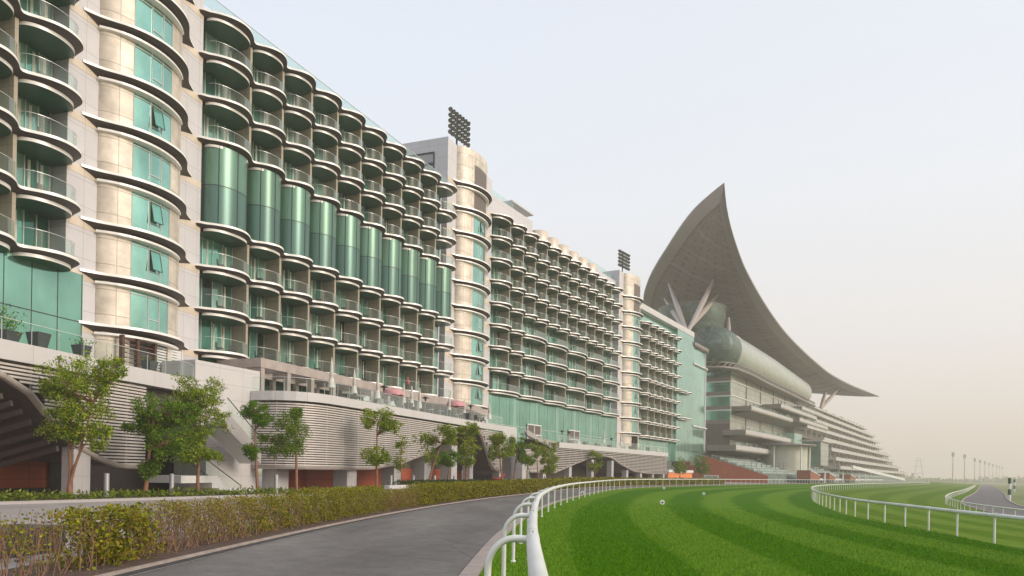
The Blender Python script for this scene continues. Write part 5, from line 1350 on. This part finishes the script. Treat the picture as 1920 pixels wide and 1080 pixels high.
# lounge furniture on terraces
def chair(b, a, lab, m='furn', grp='terrace chairs'):
    th = thing('chair', b, lab, 'chair', grp); f = Frame(b[0], b[1], a); z = b[2]
    mb = MB(); mb.box(f, -.28, .28, -.28, .28, z + .36, z + .44, M[m]); build(mb, 'seat', th)
    mb = MB(); mb.box(f, -.28, .28, -.32, -.26, z + .42, z + .9, M[m]); build(mb, 'backrest', th)
    for sx in (-1, 1):
        for sy in (-1, 1):
            mb = MB(); mb.box(f, sx * .24 - .025, sx * .24 + .025, sy * .24 - .025, sy * .24 + .025, z, z + .37, M[m]); build(mb, 'leg', th)
    return th
r = random.Random(3)
# balcony chairs: pairs on the nearest balconies
names_f = {0: 'lowest', 1: 'second', 2: 'third'}
ordn = ['first', 'second', 'third', 'fourth', 'fifth', 'sixth']
for k in (0, 1, 2):
    for i in range(6):
        t = (b1[i] + b1[i + 1]) / 2
        for s in (-1, 1):
            chair(f1.P(t + s * .75, .55, LV(k) + .01), f1.a + s * .6, 'dark chair, %s balcony from the tower, %s row from the bottom, %s of the pair' % (ordn[i], names_f[k], 'left' if s < 0 else 'right'), grp='balcony chairs')
for k, lab in ((4, 'fourth from the bottom'), (5, 'fifth from the bottom'), (3, 'third from the bottom'), (2, 'second from the bottom')):
    chair(f0.P(11.4, .5, LV(k) + .01), f0.a, 'dark chair on the left-edge balcony, %s' % lab, grp='balcony chairs')
pb = Vector(f1.P(b1[7] + 1.9, .55, LV(0) + .01)); th = thing('person', pb, 'person in a red top standing on a low balcony above the pink parasol', 'person')
def PP(x, y, z): return pb + Vector((x, y, z))
mb = MB()
mb.lathe(pb, [(.0, .78), (.15, .80), (.17, .92), (.13, 1.08), (.17, 1.30), (.19, 1.42), (.07, 1.47), (.055, 1.52), (.075, 1.56), (.095, 1.64), (.09, 1.72), (.05, 1.78), (0, 1.79)], M['skin'], 14)
for s_ in (-1, 1):
    mb.tube([PP(s_ * .08, 0, .86), PP(s_ * .09, 0, .48), PP(s_ * .09, .02, .08), PP(s_ * .09, -.12, .03)], [.085, .06, .042, .035], M['trouser'], 8)
    mb.tube([PP(s_ * .18, 0, 1.40), PP(s_ * .24, -.02, 1.14), PP(s_ * .16, -.2, 1.02), PP(s_ * .13, -.27, 1.03)], [.055, .042, .032, .02], M['skin'], 8)
build(mb, 'body', th)
mb = MB(); mb.lathe(pb, [(.18, .88), (.185, .95), (.145, 1.08), (.18, 1.30), (.205, 1.41), (.09, 1.475)], M['redpaint'], 14)
for s_ in (-1, 1): mb.tube([PP(s_ * .17, 0, 1.41), PP(s_ * .235, -.01, 1.2)], [.07, .062], M['redpaint'], 8)
build(mb, 'shirt', th)
mb = MB(); mb.lathe(PP(0, .015, 0), [(.092, 1.60), (.108, 1.68), (.10, 1.75), (.055, 1.805), (0, 1.815)], M['dark'], 12, -.4, pi + .4); build(mb, 'hair', th)
# tables on the terraces
def table(x, z, lab, zf):
    b = U(x, 745, z); b.z = zf; th = thing('table', b, lab, 'table', 'terrace tables'); mb = MB(); mb.lathe(b, [(.5, .72), (.5, .75), (0, .76)], M['whitepaint'], 14); build(mb, 'tabletop', th)
    mb = MB(); mb.lathe(b, [(.25, 0), (.04, .04), (.04, .72)], M['mull'], 8); build(mb, 'leg', th)
    for s in (-1, 1): chair((b.x + s * .4, b.y + s * .8, zf), s * 1.2, 'chair %s the table %s' % ('before' if s < 0 else 'beyond', lab.split('table ')[-1]), 'whitepaint' if int(x) % 2 else 'furn')
for x, z, lab in ((652, 65.5, 'white round table near the largest closed parasol'), (677, 68, 'white round table between the second and third closed parasols'), (727, 72.5, 'white round table at the first patio heater'), (806, 81, 'white round table right of the second patio heater'), (826, 83, 'white round table left of the tower foot'), (860, 87, 'white round table below the small pink parasol'), (900, 91, 'white round table at the far end of the upper terrace')): table(x, z, lab, 8.05)
for x, z, lab in ((1085, 130, 'white round table on the lower terrace, leftmost'), (1122, 139, 'white round table on the lower terrace, middle'), (1175, 150, 'white round table on the lower terrace, right'), (1235, 160, 'white round table on the lower terrace, at the far corner')): table(x, z, lab, 6.85)
# timber screen under tower A's lowest canopy and white shutters
mb = MB(); 
for i in range(9): mb.box(fA, 3.2, 6.4, 1.55, 1.62, 8.3 + i * .33, 8.38 + i * .33, M['wood'])
for t in (3.2, 4.6, 6.3): mb.box(fA, t, t + .22, 1.45, 1.75, 8.04, 11.2, M['wood'])
for i in range(14): mb.box(fA, 6.6, 9.6, 1.3, 1.36, 8.15 + i * .21, 8.29 + i * .21, M['whitepaint'])
for t in (6.55, 8.0, 9.6): mb.box(fA, t, t + .08, 1.3, 1.42, 8.04, 11.2, M['whitepaint'])
build(mb, 'timber_screen', loc=fA.P(3.2, 1.5, 8.04), label='dark timber slat screen and pale shutters under the lowest tower canopy', cat='screen')
# roof parasols, blue
for i, tt in enumerate((b2[3] + .6, b2[4] + 2.4, b2[6], b2[7], b2[8])):
    b = Vector(f2.P(tt, -1.8, LV(9) + .9)); th = thing('blue_parasol', b, 'blue parasol top on the hotel roof, %s from the left' % ['first', 'second', 'third', 'fourth', 'fifth'][i], 'parasol', 'blue parasols on the hotel roof')
    mb = MB(); mb.tube([b, b + Vector((0, 0, 2.2))], .04, M['mull'], 6); build(mb, 'pole', th); mb = MB(); mb.lathe(b, [(1.0, 1.75), (.05, 2.25), (0, 2.26)], M['blue'], 10); build(mb, 'canopy', th)

# red horse sculpture
b = U(934, 900, 90); b.z = 0.1; f = Frame(b.x, b.y, R(80)); mb = MB()
body_ = [f.P(t, 0, z) for t, z in ((-.95, 1.0), (-.8, 1.35), (-.4, 1.4), (.1, 1.35), (.5, 1.5), (.75, 1.85), (.95, 2.15))]
hs = thing('horse_sculpture', b, 'glossy red horse sculpture among the trees behind the hedge', 'sculpture')
mb.tube(body_, [.12, .3, .3, .28, .3, .2, .15], M['redpaint'], 10)
mb.tube([f.P(.92, 0, 2.15), f.P(1.05, 0, 2.1), f.P(1.35, 0, 1.85)], [.16, .15, .08], M['redpaint'], 8)
mb.tube([f.P(.5, 0, 1.75), f.P(.8, 0, 2.15), f.P(.9, 0, 2.3)], [.08, .1, .05], M['redpaint'], 6)
for t, s in ((-.75, -.14), (-.65, .14), (.35, -.14), (.5, .14)): mb.tube([f.P(t, s, 1.25), f.P(t - .08, s, .7), f.P(t + .05, s, .35), f.P(t, s, 0)], [.13, .08, .06, .07], M['redpaint'], 7)
mb.tube([f.P(-.95, 0, 1.25), f.P(-1.2, 0, .9), f.P(-1.22, 0, .5)], [.07, .09, .03], M['redpaint'], 6)
mb.v = [(b.x + (v[0] - b.x) * .72, b.y + (v[1] - b.y) * .72, v[2] * .72) for v in mb.v]; build(mb, 'body', hs)

# turf lamps (white discs)
for x, y, z, lab in ((1242, 935, 51, 'nearest and largest'), (1092, 926, 66, 'left one by the rail posts'), (1320, 915, 84, 'right one near the dark stripe'), (1245, 912.5, 100, 'smallest one just inside the far rail')):
    b = U(x, y, z); zt_ = interp(0, [0, 1], [0, 0])
    # height of turf under the point
    j = min(range(len(A_)), key=lambda q: (A_[q].x - b.x) ** 2 + (A_[q].y - b.y) ** 2)
    dd = sqrt((A_[j].x - b.x) ** 2 + (A_[j].y - b.y) ** 2); gz = -.85 * min(1, dd / 20)
    mb = MB(); mb.tube([(b.x, b.y - .02, gz + .17), (b.x, b.y + .08, gz + .17)], .17, M['whitepaint'], 16); mb.tube([(b.x, b.y - .03, gz + .15), (b.x, b.y, gz + .15)], .07, M['rubber'], 8)
    mb.tube([(b.x, b.y + .03, gz - .02), (b.x, b.y + .03, gz + .05)], .04, M['rubber'], 6)
    build(mb, 'turf_marker', loc=(b.x, b.y, gz), label='round white turf marker with dark centre, ' + lab, cat='marker', group='round markers on the turf')

# furlong poles and the row of floodlight masts
def furlong(x, z, h, lab):
    b = U(x, 900, z); b.z = ZJ - .1; th = thing('furlong_pole', b, lab, 'marker pole', 'green and white marker poles')
    zs = np.linspace(0, h, 5)
    for i in range(4):
        mb = MB(); mb.tube([(b.x, b.y, b.z + zs[i]), (b.x, b.y, b.z + zs[i + 1])], .28, M['whitepaint'] if i % 2 == 0 else M['green_paint'], 16); build(mb, 'pole_section', th)
furlong(1893, 140, 4.4, 'white and dark green banded pole at the right edge'); furlong(1902, 250, 4.4, 'thin distant banded pole just right of the big one')
for i, (x, z) in enumerate(((1786, 745), (1808, 800), (1827, 930), (1837, 1000), (1846, 1070), (1854, 1150), (1861, 1240), (1868, 1320), (1873, 1400), (1879, 1480))):
    b = U(x, 900, z); b.z = -2.1; th = thing('floodlight_mast', b, 'tall hazy floodlight mast across the racecourse, number %d counting from the left' % (i + 1) if False else ('tall hazy floodlight mast, ' + ['leftmost and tallest', 'second from the left', 'third from the left', 'fourth from the left', 'fifth from the left', 'sixth from the left', 'seventh from the left', 'third from the right', 'second from the right', 'rightmost and faintest'][i]), 'floodlight mast', 'floodlight masts across the racecourse')
    mb = MB(); mb.tube([b, b + Vector((0, 0, 30))], [.55, .3], M['far'], 8); build(mb, 'mast', th)
    mb = MB(); mb.box(Frame(b.x, b.y, R(90)), -.9, .9, -.9, .9, 26, 30.5, M['far']); build(mb, 'lamp_head', th)
# distant hazy pylon and tree line
b = U(1722, 900, 1250); mb = MB(); th = thing('lattice_pylon', (b.x, b.y, -2), 'faint lattice pylon in the haze right of the grandstand', 'pylon')
for s in (-1, 1): mb.bar((b.x + s * 9, b.y, -2), (b.x + s * 2, b.y, 40), .6, M['far'])
for z in (12, 24, 34): mb.bar((b.x - 10, b.y, z), (b.x + 10, b.y, z), .6, M['far'])
build(mb, 'frame', th)
n = 9000; xs = rng.uniform(350, 1500, n); ysd = 1250 + rng.random(n) * 80; hh = 5 + 4 * np.sin(xs * .03) + 3 * np.sin(xs * .11)
cen = np.stack([xs, ysd, -2 + rng.random(n) * np.maximum(2, hh)], 1)
np_quads('far_trees', leaves(cen, rng.uniform(3, 6, (n, 1)), .8), [M['leafB']], kind='stuff')
# long low fences and hedges on the far side of the course
mb = MB(); q = offset_path(A_, -1.5); q = [p for p in q if 250 < p.y < 420]
for p in q[::4]: mb.bar((p.x - 6, p.y, 0), (p.x - 6, p.y, 1.6), .12, M['whitepaint'])
mb.grid([[(p.x - 6, p.y, .9), (p.x - 6, p.y, 1.6)] for p in q], M['whitepaint']); build(mb, 'white_fence', loc=(q[0].x, q[0].y, 0), label='long low white board fence in front of the far seats', cat='fence')

# grass blades near the camera
n = 330000
t_ = rng.random(n); yy = 5.5 + 50 * t_ ** 1.9; wmax = np.interp(yy, [5, 12, 20, 40, 55], [5.5, 10.5, 17, 20, 20])
ox = np.interp(yy, [p.y for p in Op[:160]], [p.x for p in Op[:160]])
lat = -.95 + rng.random(n) * (wmax + .9)
keepm = rng.random(n) < np.interp(yy, [5, 20, 55], [1, .8, .0])
x_ = ox + lat; z_ = np.where(lat > 0, -.85 * np.clip((lat + 1) / 20.5, 0, 1), -.85 * np.clip((lat + 1) / 20.5, 0, 1))
base = np.stack([x_, yy, z_], 1)[keepm]; m_ = len(base)
hgt = rng.uniform(.025, .055, (m_, 1)) * np.interp(base[:, 1], [5, 20, 40], [1, 1.15, 1.3])[:, None]; az = rng.random(m_) * 2 * pi
wv = np.stack([np.cos(az), np.sin(az), az * 0], 1) * np.interp(base[:, 1], [5, 15, 40], [.004, .009, .018])[:, None]
ln = np.stack([np.cos(az * 3), np.sin(az * 3), az * 0], 1) * hgt * .5; upv = np.zeros((m_, 3)); upv[:, 2:3] = hgt
Vq = np.stack([base - wv, base + wv, base + ln + upv + wv * .15, base + ln + upv - wv * .15], 1)
np_quads('grass', Vq, [M['blade'], M['blade2']], midx=(np.sin((lat[keepm] + 1 + .75) * pi / 2.6) > 0).astype(np.int32), kind='stuff')

#SECTION haze
hz = bpy.data.materials.new('haze_air'); hz.use_nodes = True; t = hz.node_tree; t.nodes.clear()
o = t.nodes.new('ShaderNodeOutputMaterial'); pv = t.nodes.new('ShaderNodeVolumePrincipled')
pv.inputs['Color'].default_value = (.99, .905, .85, 1); pv.inputs['Density'].default_value = .0006; pv.inputs['Anisotropy'].default_value = .0
t.links.new(pv.outputs[0], o.inputs['Volume'])
vx = [(x, y, z) for z in (-3.2, 92) for y in (-150, 2100) for x in (-700, 1700)]
hm = bpy.data.meshes.new('haze'); hm.from_pydata(vx, [], [(0, 2, 3, 1), (4, 5, 7, 6), (0, 1, 5, 4), (2, 6, 7, 3), (0, 4, 6, 2), (1, 3, 7, 5)]); hm.materials.append(hz)
hzo = bpy.data.objects.new('haze', hm); C.objects.link(hzo); hzo['kind'] = 'stuff'
